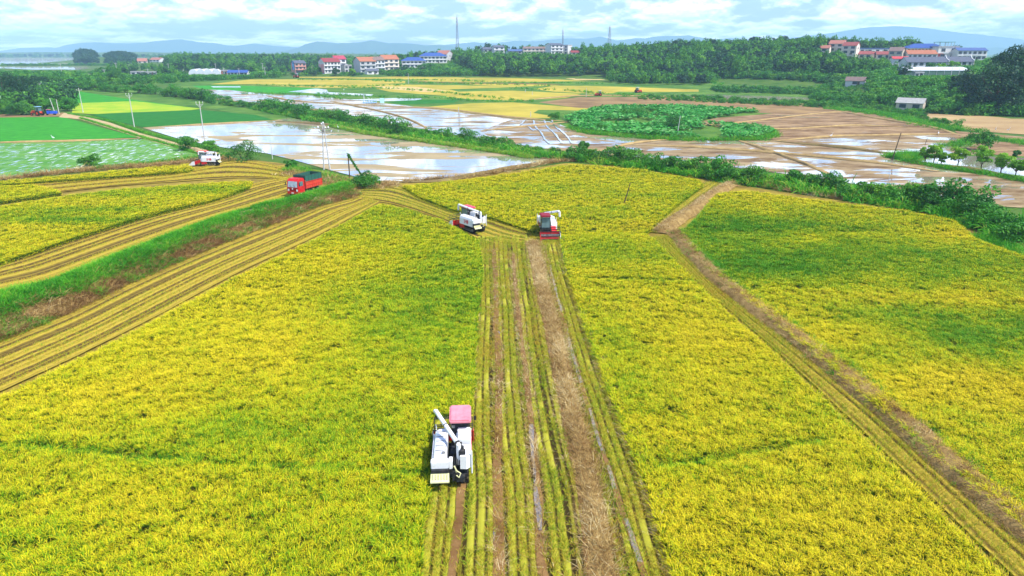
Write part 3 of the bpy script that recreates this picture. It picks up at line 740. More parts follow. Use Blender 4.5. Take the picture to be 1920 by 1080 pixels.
def rice(name, pts, ripef, h=0.8, seed=0):
    W = [tuple(p) for p in smooth_poly(GP(pts, h))]
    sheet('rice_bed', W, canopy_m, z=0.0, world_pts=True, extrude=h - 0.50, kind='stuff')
    X = []; Sx = []; V = []
    for (lo, hi_, sp_, sc) in ((0, 55, 0.222, .93), (55, 85, 0.29, 1.08), (85, 130, 0.40, 1.3), (130, 400, 0.62, 1.8)):
        x, y = scatter(W, sp_, seed=seed + int(lo))
        k = (y >= lo) & (y < hi_) & visible(x, y); x, y = x[k], y[k]
        if len(x) == 0: continue
        X.append(np.stack([x, y], 1)); Sx.append(np.full(len(x), sc)); V.append(np.full(len(x), lo))
    X = np.concatenate(X); Sx = np.concatenate(Sx); V = np.concatenate(V)
    hole = vnoise(X[:, 0], X[:, 1], .42, seed + 3) * .6 + vnoise(X[:, 0], X[:, 1], 1.1, seed + 4) * .4; k = hole > .175; X = X[k]; Sx = Sx[k]; V = V[k]
    r = np.random.default_rng(seed)
    ripe = ripef(X[:, 0], X[:, 1]) + r.normal(0, 0.10, len(X))
    hv = (fbm(X[:, 0], X[:, 1], 3.0, 4) - 0.5) * 0.25 + (fbm(X[:, 0], X[:, 1], 0.8, 9, 2) - 0.5) * 0.34
    z = prof(X[:, 1]) + h - 0.42 + hv
    z -= 0.20 * lodge(X[:, 0], X[:, 1])
    # full-height plants round the cut edge
    E = resample(smooth_line([Vector(p) for p in W] + [Vector(W[0])], 3.0), 4); L = 0
    Wc = np.array([(p[0], p[1]) for p in W + [W[0]]]); seg = np.linalg.norm(np.diff(Wc, axis=0), axis=1)
    n = int(seg.sum() / 0.28); s_ = np.r_[0, np.cumsum(seg)]; t = np.linspace(0, s_[-1], n)
    ex = np.interp(t, s_, Wc[:, 0]) + r.normal(0, .06, n); ey = np.interp(t, s_, Wc[:, 1]) + r.normal(0, .06, n)
    k = visible(ex, ey); ex, ey = ex[k], ey[k]
    for lv in (0.0, 0.3):
        X = np.concatenate([X, np.stack([ex, ey], 1)]); z = np.concatenate([z, prof(ey) + lv * np.ones(len(ex))])
        Sx = np.concatenate([Sx, np.full(len(ex), 1.15)]); ripe = np.concatenate([ripe, ripef(ex, ey) - .1]); 
    P = np.stack([X[:, 0], X[:, 1], z], 1)
    near = X[:, 1] < BAND_EDGE
    rr = r.uniform(0.78, 1.25, len(P))
    ang = 2.0 + 2.2 * (fbm(P[:, 0], P[:, 1], 6, 91) - .5) + r.normal(0, .6, len(P))
    if near.any(): stand(name, P[near], (Sx * rr)[near], RICE, np.clip(ripe, 0, 1)[near], tilt=0.16, seed=seed, rots=ang[near])
    if (~near).any(): stand(name, P[~near], (Sx * rr)[~near], RICEF, np.clip(ripe, 0, 1)[~near], tilt=0.16, seed=seed + 1, rots=ang[~near])
    print(name, len(P))
def smooth_poly(P):
    return P
LODGE = []
for (a, b) in [((0, 825), (200, 838)), ((200, 838), (420, 862)), ((420, 862), (800, 880)), ((1240, 868), (1560, 815)), ((1100, 517), (1320, 522)), ((0, 825), (-200, 800))]:
    LODGE.append((G(*a, .8), G(*b, .8)))
def lodge(x, y):
    d = np.full(np.shape(x), 9.0)
    for a, b in LODGE: d = np.minimum(d, polydist([a, b], x, y))
    return np.exp(-(d / 0.30) ** 2) * (0.6 + 0.6 * vnoise(x, y, 2.0, 3))

def ripe_main(x, y):
    v = 0.585 + 0.30 * (fbm(x, y, 11, 31) - 0.5) + 0.30 * (fbm(x, y, 2.0, 33, 3) - 0.5)
    g = G(300, 600, .8); v = v + 0.16 * np.exp(-((x + 26) / 10) ** 2 - ((y - 60) / 22) ** 2)
    for e in [(830, 520, 5, 9), (760, 600, 5, 9), (500, 800, 6, 3), (870, 640, 3, 14), (170, 835, 5, 1.5), (290, 855, 3, 1)]: v = v - 0.15 * ell(x, y, *e)
    for e in [(120, 720, 12, 5), (600, 480, 10, 8), (260, 920, 7, 4), (480, 640, 8, 8)]: v = v + 0.16 * ell(x, y, *e)
    return v - 0.42 * lodge(x, y)
def ripe_right(x, y):
    v = 0.74 + 0.26 * (fbm(x, y, 10, 41) - 0.5) + 0.28 * (fbm(x, y, 2.0, 43, 3) - 0.5)
    for e in [(1130, 460, 8, 4), (1150, 620, 2.5, 3), (1260, 860, 4, 1.6), (1200, 480, 12, 4), (1180, 700, 2, 6)]: v = v - 0.20 * ell(x, y, *e)
    for e in [(1450, 1000, 6, 5), (1700, 1000, 6, 6), (1350, 640, 8, 8)]: v = v + 0.14 * ell(x, y, *e)
    return v - 0.38 * lodge(x, y)
def ripe_top(x, y):
    v = 0.74 + 0.3 * (fbm(x, y, 12, 51) - 0.5) + 0.3 * (fbm(x, y, 3, 53, 3) - 0.5)
    for e in [(1230, 365, 12, 5), (1150, 395, 10, 4), (960, 350, 9, 4)]: v = v - 0.20 * ell(x, y, *e)
    return v
def ripe_green(x, y):
    v = 0.70 + 0.40 * (fbm(x * .8, y, 13, 61) - 0.5) + 0.5 * (fbm(x, y, 3, 63, 3) - 0.5)
    top = 1 / (1 + np.exp(-(y - 108 + 0.10 * x) / 1.1))
    for e, k in [((1450, 500, 14, 8), -.42), ((1620, 470, 22, 6), -.22), ((1350, 420, 8, 12), -.40), ((1560, 420, 20, 5), -.30), ((1750, 590, 12, 3.5), -.30), ((1880, 620, 8, 3.5), -.28),
                 ((1700, 660, 10, 3), -.3), ((1880, 500, 10, 8), -.18), ((1640, 800, 7, 3), -.14), ((1730, 850, 6, 3), -.16), ((1850, 560, 9, 3), .15), ((1560, 540, 9, 3), .2),
                 ((1520, 610, 6, 4), .25), ((1850, 720, 9, 5), .3), ((1700, 700, 6, 3), .25), ((1780, 430, 8, 5), .3), ((1850, 900, 4, 6), .22), ((1400, 560, 5, 3), .25)]:
        v = v + k * ell(x, y, *e)
    return v * (1 - top) + top * (0.80 + 0.25 * (fbm(x, y, 5, 65) - .5))
def ripe_left(x, y):
    v = 0.78 + 0.35 * (fbm(x, y, 9, 71) - 0.5) + 0.25 * (fbm(x, y, 3, 73, 3) - 0.5)
    for e, k in [((160, 410, 12, 2.2), -.55), ((230, 392, 9, 2), -.3), ((60, 395, 12, 4), -.3), ((420, 352, 9, 3), -.25), ((230, 362, 14, 3), -.3), ((320, 352, 10, 2.5), -.2)]: v = v + k * ell(x, y, *e)
    return v

# ---- stubble floor under everything near
sheet('stubble_field', [(-150, 350), (0, 340), (180, 322), (350, 306), (430, 295), (520, 305), (610, 322), (700, 342), (760, 342), (900, 330), (1060, 306), (1180, 312), (1330, 330), (1390, 348), (1600, 380), (1810, 405), (1950, 470), (2300, 620), (2700, 1500), (960, 2600), (-1200, 1500), (-700, 700)], stub_m, z=.012)
EDGE_S2B = [(712, 380), (600, 441), (450, 512), (300, 592), (150, 668), (0, 738), (-180, 822), (-420, 935)]
R2 = [(712, 380), (760, 388), (830, 412), (895, 446), (903, 500), (897, 560), (891, 620), (887, 690), (884, 745), (882, 765), (806, 768), (802, 850), (802, 905), (790, 980), (778, 1080), (765, 1250), (300, 1300), (-600, 1250), (-420, 935), (-180, 822), (0, 738), (150, 668), (300, 592), (450, 512), (600, 441)]
R4 = [(1052, 438), (1120, 434), (1205, 434), (1228, 446), (1280, 500), (1330, 550), (1450, 655), (1600, 795), (1760, 950), (1900, 1085), (2080, 1250), (1310, 1250), (1272, 1080), (1222, 920), (1180, 810), (1150, 735), (1095, 590), (1065, 500)]
R3 = [(757, 346), (860, 336), (960, 324), (1075, 307), (1200, 317), (1310, 335), (1318, 345), (1270, 378), (1212, 431), (1130, 436), (1062, 440), (1000, 428), (930, 405), (850, 388), (790, 366)]
R5 = [(1276, 436), (1310, 402), (1345, 360), (1400, 356), (1550, 375), (1700, 393), (1790, 410), (1830, 445), (1930, 480), (2200, 580), (2500, 900), (2300, 1150), (1960, 1010), (1920, 975), (1800, 880), (1700, 795), (1600, 712), (1450, 592), (1330, 500)]
R1 = [(-160, 395), (0, 384), (60, 374), (120, 366), (220, 353), (330, 345), (440, 338), (472, 338), (466, 347), (400, 371), (320, 388), (250, 406), (120, 446), (0, 486), (-160, 535)]
R0 = [(-160, 362), (0, 347), (60, 345), (100, 352), (112, 358), (60, 366), (0, 374), (-160, 390)]
R00 = [(-160, 350), (-60, 344), (180, 322), (290, 312), (352, 308), (362, 313), (352, 318), (250, 325), (120, 334), (0, 342), (-160, 358)]
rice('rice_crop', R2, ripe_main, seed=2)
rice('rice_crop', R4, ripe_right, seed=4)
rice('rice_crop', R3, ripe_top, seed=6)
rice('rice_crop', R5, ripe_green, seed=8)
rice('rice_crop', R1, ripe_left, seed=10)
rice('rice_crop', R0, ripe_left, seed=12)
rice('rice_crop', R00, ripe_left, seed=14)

# ---- cut strips: stubble rows, wheel ruts, straw
def ruled(name, A, B, n_across, mt_list, prof_fn, seed=0, nlen=None, z0=0.13):
    """surface between two photographed edges; prof_fn(u 0..1) -> height"""
    a = smooth_line(GP(A), 1.0); b = smooth_line(GP(B), 1.0)
    L = sum((p - q).length for p, q in zip(a[:-1], a[1:])); nl = nlen or max(20, int(L / 0.5))
    a = resample(a, nl); b = resample(b, nl); u = np.linspace(0, 1, n_across)
    P = a[:, None, :] * (1 - u)[None, :, None] + b[:, None, :] * u[None, :, None]
    wob = (fbm(np.arange(nl) * 0.5, np.zeros(nl), 9, seed + 3) - .5)
    hgt = np.array([[prof_fn(uu + wob[i] * 0.02) for uu in u] for i in range(nl)])
    P[:, :, 2] = prof(P[:, :, 1]) + z0 + .35 * hgt + (vnoise(P[:, :, 0], P[:, :, 1], 0.5, seed) - .5) * 0.05
    i = (np.arange(nl - 1)[:, None] * n_across + np.arange(n_across - 1)[None, :]).reshape(-1)
    me = fast_mesh(name, P.reshape(-1, 3), np.stack([i, i + 1, i + n_across + 1, i + n_across], 1), True)
    at = me.attributes.new('rut', 'FLOAT', 'POINT'); at.data.foreach_set('value', hgt.reshape(-1).astype(np.float32))
    me.materials.append(mt_list)
    return tag(link_mesh(name, me), kind='structure'), a, b
def rut_mat(name, lowc, highc, lo=-0.17, hi=-0.005):
    m = bpy.data.materials.new(name); m.use_nodes = True; N, L = m.node_tree.nodes, m.node_tree.links; b = N['Principled BSDF']
    at = N.new('ShaderNodeAttribute'); at.attribute_name = 'rut'
    g = N.new('ShaderNodeNewGeometry'); n = N.new('ShaderNodeTexNoise'); n.inputs['Scale'].default_value = 2.2; n.inputs['Detail'].default_value = 7; n.inputs['Roughness'].default_value = 0.7
    L.new(g.outputs['Position'], n.inputs['Vector'])
    r = N.new('ShaderNodeMapRange'); r.inputs[1].default_value = lo; r.inputs[2].default_value = hi; L.new(at.outputs['Fac'], r.inputs[0])
    ad = N.new('ShaderNodeMath'); ad.operation = 'MULTIPLY_ADD'; ad.inputs[1].default_value = 0.7; L.new(n.outputs['Fac'], ad.inputs[0])
    sb = N.new('ShaderNodeMath'); sb.operation = 'SUBTRACT'; sb.inputs[1].default_value = 0.35; L.new(r.outputs[0], sb.inputs[0]); L.new(sb.outputs[0], ad.inputs[2])
    cr = N.new('ShaderNodeValToRGB'); L.new(ad.outputs[0], cr.inputs[0])
    cr.color_ramp.elements[0].position = 0.15; cr.color_ramp.elements[0].color = (*lowc, 1)
    cr.color_ramp.elements[1].position = 0.75; cr.color_ramp.elements[1].color = (*highc, 1)
    L.new(cr.outputs[0], b.inputs['Base Color']); b.inputs['Roughness'].default_value = 0.95; b.inputs['Specular IOR Level'].default_value = 0.03
    bp = N.new('ShaderNodeBump'); bp.inputs['Strength'].default_value = 1; bp.inputs['Distance'].default_value = .06; L.new(n.outputs['Fac'], bp.inputs['Height']); L.new(bp.outputs[0], b.inputs['Normal'])
    return m
rut_tan = rut_mat('rutted_stubble', (0.10, 0.065, 0.018), (0.38, 0.28, 0.035))
def rows_prof(nrow, ruts=(), amp=0.05, depth=0.16, w=0.02):
    def f(u):
        h = amp * math.cos(2 * math.pi * u * nrow)
        for c in ruts: h -= depth * math.exp(-((u - c) / w) ** 2)
        return h
    return f
def row_tufts(name, a, b, us, spacing, sc, ripe0, seed, lib=None, zoff=0.11, gap=0.1):
    r = np.random.default_rng(seed); Lg = float(np.linalg.norm(np.diff(a, axis=0), axis=1).sum()); n = int(Lg / spacing)
    A, B = resample(a, n), resample(b, n); P = []
    wob = (fbm(np.arange(n) * spacing, np.zeros(n), 9, seed + 3) - .5) * 0.02
    for u in us:
        uu = (u + wob + r.normal(0, 0.0025, n))[:, None]
        p = A * (1 - uu) + B * uu; p = p[r.uniform(0, 1, n) > gap]; P.append(p)
    P = np.concatenate(P); k = visible(P[:, 0], P[:, 1]); P = P[k]
    P[:, :2] += r.normal(0, spacing * .2, (len(P), 2)); P[:, 2] = prof(P[:, 1]) + zoff
    rp = ripe0 + 0.5 * (fbm(P[:, 0], P[:, 1], 4, seed) - .5) + r.normal(0, .12, len(P))
    stand(name, P, sc * r.uniform(.7, 1.25, len(P)), lib or STUB, np.clip(rp, 0, 1), tilt=.2, seed=seed)
# left diagonal strip between bank and main rice
EDGE_S2A = [(676, 366), (655, 375), (600, 389), (540, 413), (400, 468), (250, 533), (130, 592), (0, 645), (-180, 722), (-420, 825)]
ruts2 = (0.10, 0.27, 0.34, 0.52, 0.60, 0.80, 0.86)
o, a2, b2 = ruled('stubble_strip', EDGE_S2A, EDGE_S2B, 90, rut_tan, rows_prof(11, ruts2, amp=.085, depth=.22, w=.028), seed=3)
row_tufts('stubble_rows', a2, b2, [i / 11 + q_ for i in range(11) for q_ in (-.012, .012) if min(abs(i / 11 + q_ - r_) for r_ in ruts2) > .022], .22, 1.0, .66, 31)
# left upper strip between standing rice and the bank
EDGE_S1A = [(560, 328), (530, 335), (470, 348), (400, 373), (320, 391), (250, 409), (120, 449), (0, 489), (-200, 552)]
EDGE_S1B = [(600, 345), (560, 367), (480, 390), (400, 414), (250, 471), (100, 530), (0, 552), (-80, 580), (-240, 640)]
ruts1 = (0.06, 0.2, 0.27, 0.42, 0.49, 0.66, 0.73, 0.93)
o, a1, b1 = ruled('stubble_strip', EDGE_S1A, EDGE_S1B, 90, rut_tan, rows_prof(9, ruts1, amp=.085, depth=.22, w=.03), seed=5)
row_tufts('stubble_rows', a1, b1, [i / 9 + q_ for i in range(9) for q_ in (-.014, .014) if min(abs(i / 9 + q_ - r_) for r_ in ruts1) > .026], .30, 1.2, .72, 33)
# top left swaths curving round the standing crop
EDGE_S0A = [(-160, 360), (0, 344), (120, 336), (250, 327), (352, 320), (420, 306), (470, 304), (540, 318), (600, 330)]
EDGE_S0B = [(-160, 392), (0, 378), (60, 370), (120, 361), (220, 350), (330, 342), (440, 335), (500, 336), (570, 345)]
ruts0 = (0.1, 0.3, 0.38, 0.6, 0.68, 0.9)
o, a0, b0 = ruled('stubble_strip', EDGE_S0A, EDGE_S0B, 60, rut_tan, rows_prof(7, ruts0, amp=.08, depth=.24, w=.035), seed=7)
row_tufts('stubble_rows', a0, b0, [i / 7 + q_ for i in range(7) for q_ in (-.02, .02)], .36, 1.4, .78, 35)
# crossing strip from the truck towards the harvesters
EDGE_S4A = [(690, 352), (745, 352), (790, 369), (850, 391), (930, 408), (1000, 431), (1062, 442)]
EDGE_S4B = [(650, 372), (716, 380), (762, 391), (832, 415), (897, 449), (960, 462), (1045, 462)]
o, a4, b4 = ruled('stubble_strip', EDGE_S4A, EDGE_S4B, 60, rut_tan, rows_prof(7, (.12, .3, .38, .55, .7, .9), amp=.08, depth=.24, w=.035), seed=9)
row_tufts('stubble_rows', a4, b4, [i / 7 + q_ for i in range(7) for q_ in (-.02, .02)], .24, 1.1, .50, 37)
# centre strip towards the camera
lime_m = mat('green_stubble_floor', (0.10, 0.085, 0.02), 0.9, vs=2.2, c2=(0.24, 0.21, 0.04), bump=1, bs=6)
CA = [(897, 449), (903, 500), (897, 560), (891, 620), (887, 690), (882, 765), (806, 770), (802, 905), (790, 980), (778, 1080), (765, 1250)]
CB = [(1050, 440), (1065, 500), (1095, 590), (1150, 735), (1180, 810), (1222, 920), (1272, 1080), (1312, 1250)]

mud_m = wet_mat('tyre_mud', (0.10, 0.045, 0.014), (0.25, 0.14, 0.05), 0.66, sx=1.2, sy=.35, soft=.04)
wetrut_m = wet_mat('wet_rut', (0.17, 0.13, 0.08), (0.32, 0.27, 0.18), 0.47, sx=1.8, sy=.5, soft=.10, rough=.12, shine=.30, silt=(.22, .17, .11))
strawbed_m = mat('straw_bed', (0.15, 0.085, 0.028), 0.95, vs=1.3, c2=(0.38, 0.26, 0.09), bump=1, bs=9)
LANES = [  # photo points, width m, material, depth
    ([(926, 470), (930, 560), (932, 640), (935, 760), (933, 900), (934, 1000), (934, 1080), (934, 1250)], .50, mud_m, -.02),
    ([(962, 478), (968, 560), (980, 650), (993, 760), (1000, 850), (1008, 950), (1015, 1080), (1024, 1250)], .42, mud_m, -.02),
    ([(868, 905), (862, 960), (855, 1020), (848, 1080), (836, 1250)], .42, mud_m, -.02),
    ([(893, 520), (892, 600), (886, 690), (884, 755)], .22, mud_m, -.02),
    ([(1000, 455), (1018, 540), (1040, 620), (1056, 700), (1075, 780), (1094, 860), (1112, 950), (1130, 1080), (1150, 1250)], 1.15, strawbed_m, .16),
    ([(1022, 465), (1040, 540), (1058, 610), (1080, 690), (1105, 770), (1128, 850), (1158, 940), (1200, 1060), (1265, 1250)], .30, mud_m, -.01),
    ([(1054, 452), (1070, 520), (1098, 610), (1140, 725), (1172, 810), (1212, 915), (1262, 1080), (1300, 1250)], .42, strawbed_m, .05),
    ([(988, 455), (1004, 540), (1024, 620), (1040, 700), (1056, 780), (1072, 860), (1090, 950), (1104, 1080), (1120, 1250)], .26, mud_m, -.01),
]
lane_lines = []
for pts, w, m_, h in LANES:
    ln = smooth_line(GP(pts), 1.0); lane_lines.append((ln, w))
    bund('wheel_track' if h < 0.1 else 'straw_row', pts, w, max(h, .004) if h > 0 else .004, m_, step=.6, wob=.10)
    o = COL.objects[-1]
    for v in o.data.vertices: v.co.z = max(v.co.z - .13, 0) + .17
# water lying in the second track
bund('puddle', [(996, 800), (1000, 850), (1004, 900), (1009, 960), (1013, 1000)], .24, .002, wetrut_m, step=.5); 
for v in COL.objects[-1].data.vertices: v.co.z = .19
for sg in ([(1031, 500), (1042, 546), (1052, 588)], [(1062, 626), (1080, 690), (1090, 722)], [(1105, 770), (1118, 815), (1128, 850)], [(1137, 878), (1152, 922)], [(1172, 978), (1186, 1018), (1200, 1060)]):
    bund('puddle', sg, .20, .002, wetrut_m, step=.5, wob=.08)
    for v in COL.objects[-1].data.vertices: v.co.z = .19
bund('puddle', [(969, 616), (972, 640)], .18, .002, wetrut_m, step=.5)
for v in COL.objects[-1].data.vertices: v.co.z = .19
Wc = [tuple(p) for p in GP(CA + CB[::-1])]
def lane_mask(x, y, lanes, k=.5):
    ok = np.ones(len(x), bool)
    for ln, w in lanes: ok &= polydist([(p.x, p.y) for p in ln[::3]] + [(ln[-1].x, ln[-1].y)], x, y) > w * k
    return ok
NR = 24
LA = [(858, 446), (845, 560), (822, 700), (806, 800), (800, 905), (788, 1000), (776, 1080), (765, 1250)]
rut_green = rut_mat('rutted_green_stubble', (0.045, 0.032, 0.009), (0.34, 0.32, 0.03), lo=-.11, hi=.03)
cr_ = [(i + .5) / NR for i in range(NR)]
o, a7, b7 = ruled('stubble_strip', LA, CB, 120, rut_green, rows_prof(NR, (.165, .33, .50, .62, .80), amp=.10, depth=.16, w=.014), seed=17, z0=.12)
r = np.random.default_rng(77); n = 420; A_, B_ = resample(a7, n), resample(b7, n); P = []
wob = (fbm(np.arange(len(a7)) * .5, np.zeros(len(a7)), 9, 20) - .5) * .02; wob = np.interp(np.linspace(0, 1, n), np.linspace(0, 1, len(a7)), wob)
for i in range(NR):
    for q_ in (-.006, .006):
        uu = (i / NR + q_ - wob + (fbm(np.arange(n) * .2, np.full(n, i * 3.1), 5, 23) - .5) * .014 + r.normal(0, .003, n))[:, None]; p = A_ * (1 - uu) + B_ * uu; p = p[r.uniform(0, 1, n) > .10]; P.append(p)
P = np.concatenate(P); P[:, :2] += r.normal(0, .03, (len(P), 2)); P[:, 2] = .13
k = inside(Wc, P[:, 0], P[:, 1]) & lane_mask(P[:, 0], P[:, 1], lane_lines, .55) & visible(P[:, 0], P[:, 1]); P = P[k]
gap = vnoise(P[:, 0], P[:, 1] * .25, .55, 8) > .27; P = P[gap]
rp = 0.58 + .9 * (fbm(P[:, 0], P[:, 1] * .3, 1.3, 81) - .5) + r.normal(0, .13, len(P))
stand('stubble_rows', P, 1.08 * r.uniform(.6, 1.4, len(P)), STUB, np.clip(rp, 0, 1), tilt=.25, seed=41)
x, y = scatter(Wc, .60, seed=15); k = visible(x, y) & lane_mask(x, y, lane_lines, .3) & (vnoise(x, y * .4, 1.4, 12) > .35); x, y = x[k], y[k]
stand('stubble_rows', np.stack([x, y, np.full(len(x), .12)], 1), 1.1 * r.uniform(.5, 1.3, len(x)), STUB, np.clip(r.normal(.62, .22, len(x)), 0, 1), tilt=.4, seed=45)
x, y = scatter(Wc, .75, seed=16); k = visible(x, y); x, y = x[k], y[k]
stand('straw', np.stack([x, y, np.full(len(x), .15)], 1), r.uniform(.3, .8, len(x)), STRAW, np.clip(r.normal(.5, .25, len(x)), 0, 1), tilt=.3, seed=46)
# straw lying on the straw rows
def straw_on(ln, w, per_m, z, seed, name='straw', sc=1.0, lib=None, ripe0=.5):
    r = np.random.default_rng(seed); Lg = sum((p - q).length for p, q in zip(ln[:-1], ln[1:])); n = int(Lg * per_m)
    Q = resample(ln, 400); t = r.uniform(0, 399, n); i = t.astype(int); i = np.clip(i, 0, 398)
    p = Q[i] + (Q[i + 1] - Q[i]) * (t - i)[:, None]; d = Q[i + 1] - Q[i]; d = d[:, :2] / (np.linalg.norm(d[:, :2], axis=1)[:, None] + 1e-9)
    o_ = r.normal(0, w * .30, n); p[:, 0] += -d[:, 1] * o_; p[:, 1] += d[:, 0] * o_
    p[:, 2] = prof(p[:, 1]) + .13 + z * np.exp(-(o_ / (w * .4)) ** 2); k = visible(p[:, 0], p[:, 1]); p = p[k]
    rp = ripe0 + .9 * (fbm(p[:, 0], p[:, 1], 2.5, seed) - .5) + r.normal(0, .15, len(p))
    stand(name, p, sc * r.uniform(.5, 1.2, len(p)), lib or STRAW, np.clip(rp, 0, 1), tilt=.35, seed=seed)
straw_on(lane_lines[4][0], 1.45, 100, .14, 51, ripe0=.50); straw_on(lane_lines[6][0], .6, 36, .05, 52); straw_on(lane_lines[0][0], .9, 12, 0, 53); straw_on(lane_lines[1][0], .9, 22, 0, 54); straw_on(lane_lines[5][0], .75, 22, 0, 74, 'stubble_rows', 1.0, STUB, .5); straw_on(lane_lines[0][0], .9, 14, 0, 75, 'stubble_rows', 1.0, STUB, .7); straw_on(lane_lines[3][0], .5, 16, 0, 76)
# right diagonal: stubble half and straw bund half
D_L = [(1228, 446), (1280, 500), (1330, 550), (1450, 655), (1600, 795), (1760, 950), (1900, 1085), (2080, 1250)]
D_M = [(1255, 442), (1310, 500), (1362, 550), (1500, 655), (1650, 770), (1760, 870), (1935, 1020), (2150, 1200)]
D_R = [(1276, 436), (1330, 500), (1385, 545), (1450, 592), (1600, 712), (1700, 795), (1800, 880), (1920, 975), (2180, 1160)]
o, a5, b5 = ruled('stubble_strip', D_L, D_M, 50, rut_tan, rows_prof(5, (.18, .55, .86), amp=.09, depth=.18, w=.05), seed=11)
row_tufts('stubble_rows', a5, b5, [i / 5 + q_ for i in range(5) for q_ in (-.03, .03)], .20, 1.1, .56, 39)
bm_ = [((Vector(p) + Vector(q)) / 2) for p, q in zip(resample(smooth_line(GP(D_M), 1), 60), resample(smooth_line(GP(D_R), 1), 60))]
bund('straw_bund', bm_, 2.3, .50, strawbed_m, world=True, step=.6, wob=.2)
straw_on(bm_, 1.8, 80, .45, 55, ripe0=.30)
straw_on([p + Vector((.9, .7, 0)) for p in bm_], .8, 10, .3, 56, 'bank_grass', .8, GRASS)
straw_on([p + Vector((-.3, .3, 0)) for p in bm_], 1.6, 3.5, .3, 57, 'bank_grass', .7, GRASS)
B3 = [(1236, 438), (1262, 418), (1300, 395), (1330, 372), (1362, 352), (1375, 347)]
bund('straw_bund', B3, 2.6, .7, strawbed_m, step=.6, wob=.2); straw_on(smooth_line(GP(B3), 1), 2.0, 60, .6, 58)
E3A = [(1210, 436), (1270, 380), (1320, 346), (1335, 342)]; E3B = [(1232, 438), (1258, 415), (1325, 368), (1356, 346)]
o, a6, b6 = ruled('stubble_strip', E3A, E3B, 30, rut_tan, rows_prof(6, (.3, .7), depth=.18, w=.06), seed=13)
row_tufts('stubble_rows', a6, b6, [i / 6 for i in range(7)], .3, 1.3, .5, 43)
# left bank: raised earth bank, green grass on top, dead grass down the near side
KA = GP([(640, 350), (600, 362), (560, 376), (480, 392), (400, 417), (250, 474), (100, 533), (0, 556), (-200, 640), (-420, 730)])
KB = GP(EDGE_S2A)
ka, kb = resample(smooth_line(KA, 1), 260), resample(smooth_line(KB, 1), 260)
u = np.linspace(0, 1, 15); prf = np.interp(u, [0, .12, .3, .48, .75, 1], [-.02, .55, 1.0, .95, .35, -.02])
P = ka[:, None, :] * (1 - u)[None, :, None] + kb[:, None, :] * u[None, :, None]
bh = .95
P[:, :, 2] = prf[None, :] * bh * (.75 + .5 * fbm(P[:, :, 0], P[:, :, 1], 3, 7)) + .03 + prof(P[:, :, 1]) + (vnoise(P[:, :, 0], P[:, :, 1], .6, 2) - .5) * .12 * prf[None, :]
i = (np.arange(259)[:, None] * 15 + np.arange(14)[None, :]).reshape(-1)
me = fast_mesh('earth_bank', P.reshape(-1, 3), np.stack([i, i + 1, i + 16, i + 15], 1), True)
me.materials.append(mat('bank_earth', (0.15, 0.085, 0.045), .95, vs=.7, c2=(0.30, 0.18, 0.09), bump=1, bs=4)); tag(link_mesh('earth_bank', me), kind='structure')
def on_bank(name, n, u0, u1, lib, sc, seed, thr, ns=4.0):
    r = np.random.default_rng(seed); t = r.uniform(0, 258.9, n); i = t.astype(int); f = (t - i)[:, None]; uu = r.uniform(u0, u1, n)[:, None]
    p = (ka[i] * (1 - f) + ka[i + 1] * f) * (1 - uu) + (kb[i] * (1 - f) + kb[i + 1] * f) * uu
    p[:, 2] = np.interp(uu[:, 0], u, prf) * bh * .98 + prof(p[:, 1]) + .02
    k = visible(p[:, 0], p[:, 1]) & (fbm(p[:, 0], p[:, 1], ns, seed) > thr); p = p[k]
    rp = (.22 if name == 'dry_grass' else .45) + .9 * (fbm(p[:, 0], p[:, 1], 3, seed + 1) - .5) + r.normal(0, .12, len(p))
    stand(name, p, sc * r.uniform(.6, 1.3, len(p)), lib, np.clip(rp, 0, 1), tilt=.25, seed=seed)
on_bank('bank_grass', 14000, .02, .66, GRASS, 1.15, 61, .36)
on_bank('dry_grass', 11000, .52, 1.0, DRYG, 1.0, 62, .20)
on_bank('bank_grass', 5200, .5, 1.0, GRASS, .95, 63, .46, 2.6)
def edge_grass(name, pts, w, per_m, lib, sc, seed, z=0, ripe0=.45):
    straw_on(smooth_line(GP(pts), 1), w, per_m, z, seed, name, sc, lib, ripe0)
edge_grass('dry_grass', [(757, 342), (900, 330), (1060, 303), (1200, 312), (1330, 330), (1500, 362), (1700, 388), (1810, 405)], 1.6, 14, DRYG, 1.6, 64)
edge_grass('bank_grass', [(1276, 440), (1335, 505), (1455, 600), (1600, 722), (1700, 806), (1820, 905), (1930, 1000)], .7, 18, GRASS, .8, 65)
edge_grass('bank_grass', [(180, 318), (300, 306), (370, 298), (430, 292)], 1.8, 24, GRASS, 1.5, 66)
edge_grass('dry_grass', [(0, 338), (150, 322), (300, 311), (370, 303), (430, 298)], 1.8, 16, DRYG, 1.7, 67)
edge_grass('bank_grass', [(540, 318), (620, 336), (660, 345), (700, 350)], 3.5, 30, GRASS, 1.4, 68)
edge_grass('dry_grass', [(540, 325), (620, 340), (690, 352), (740, 346)], 4.0, 34, DRYG, 1.5, 69)
edge_grass('bank_grass', [(130, 214), (205, 228), (262, 247), (330, 265), (410, 285)], .8, 8, GRASS, 1.2, 70)
edge_grass('bank_grass', [(150, 222), (205, 239), (262, 257), (320, 273), (368, 288)], .8, 8, GRASS, 1.2, 71)
edge_grass('bank_grass', [(1830, 445), (1900, 470), (2000, 505)], 2.5, 30, GRASS, 1.5, 72)
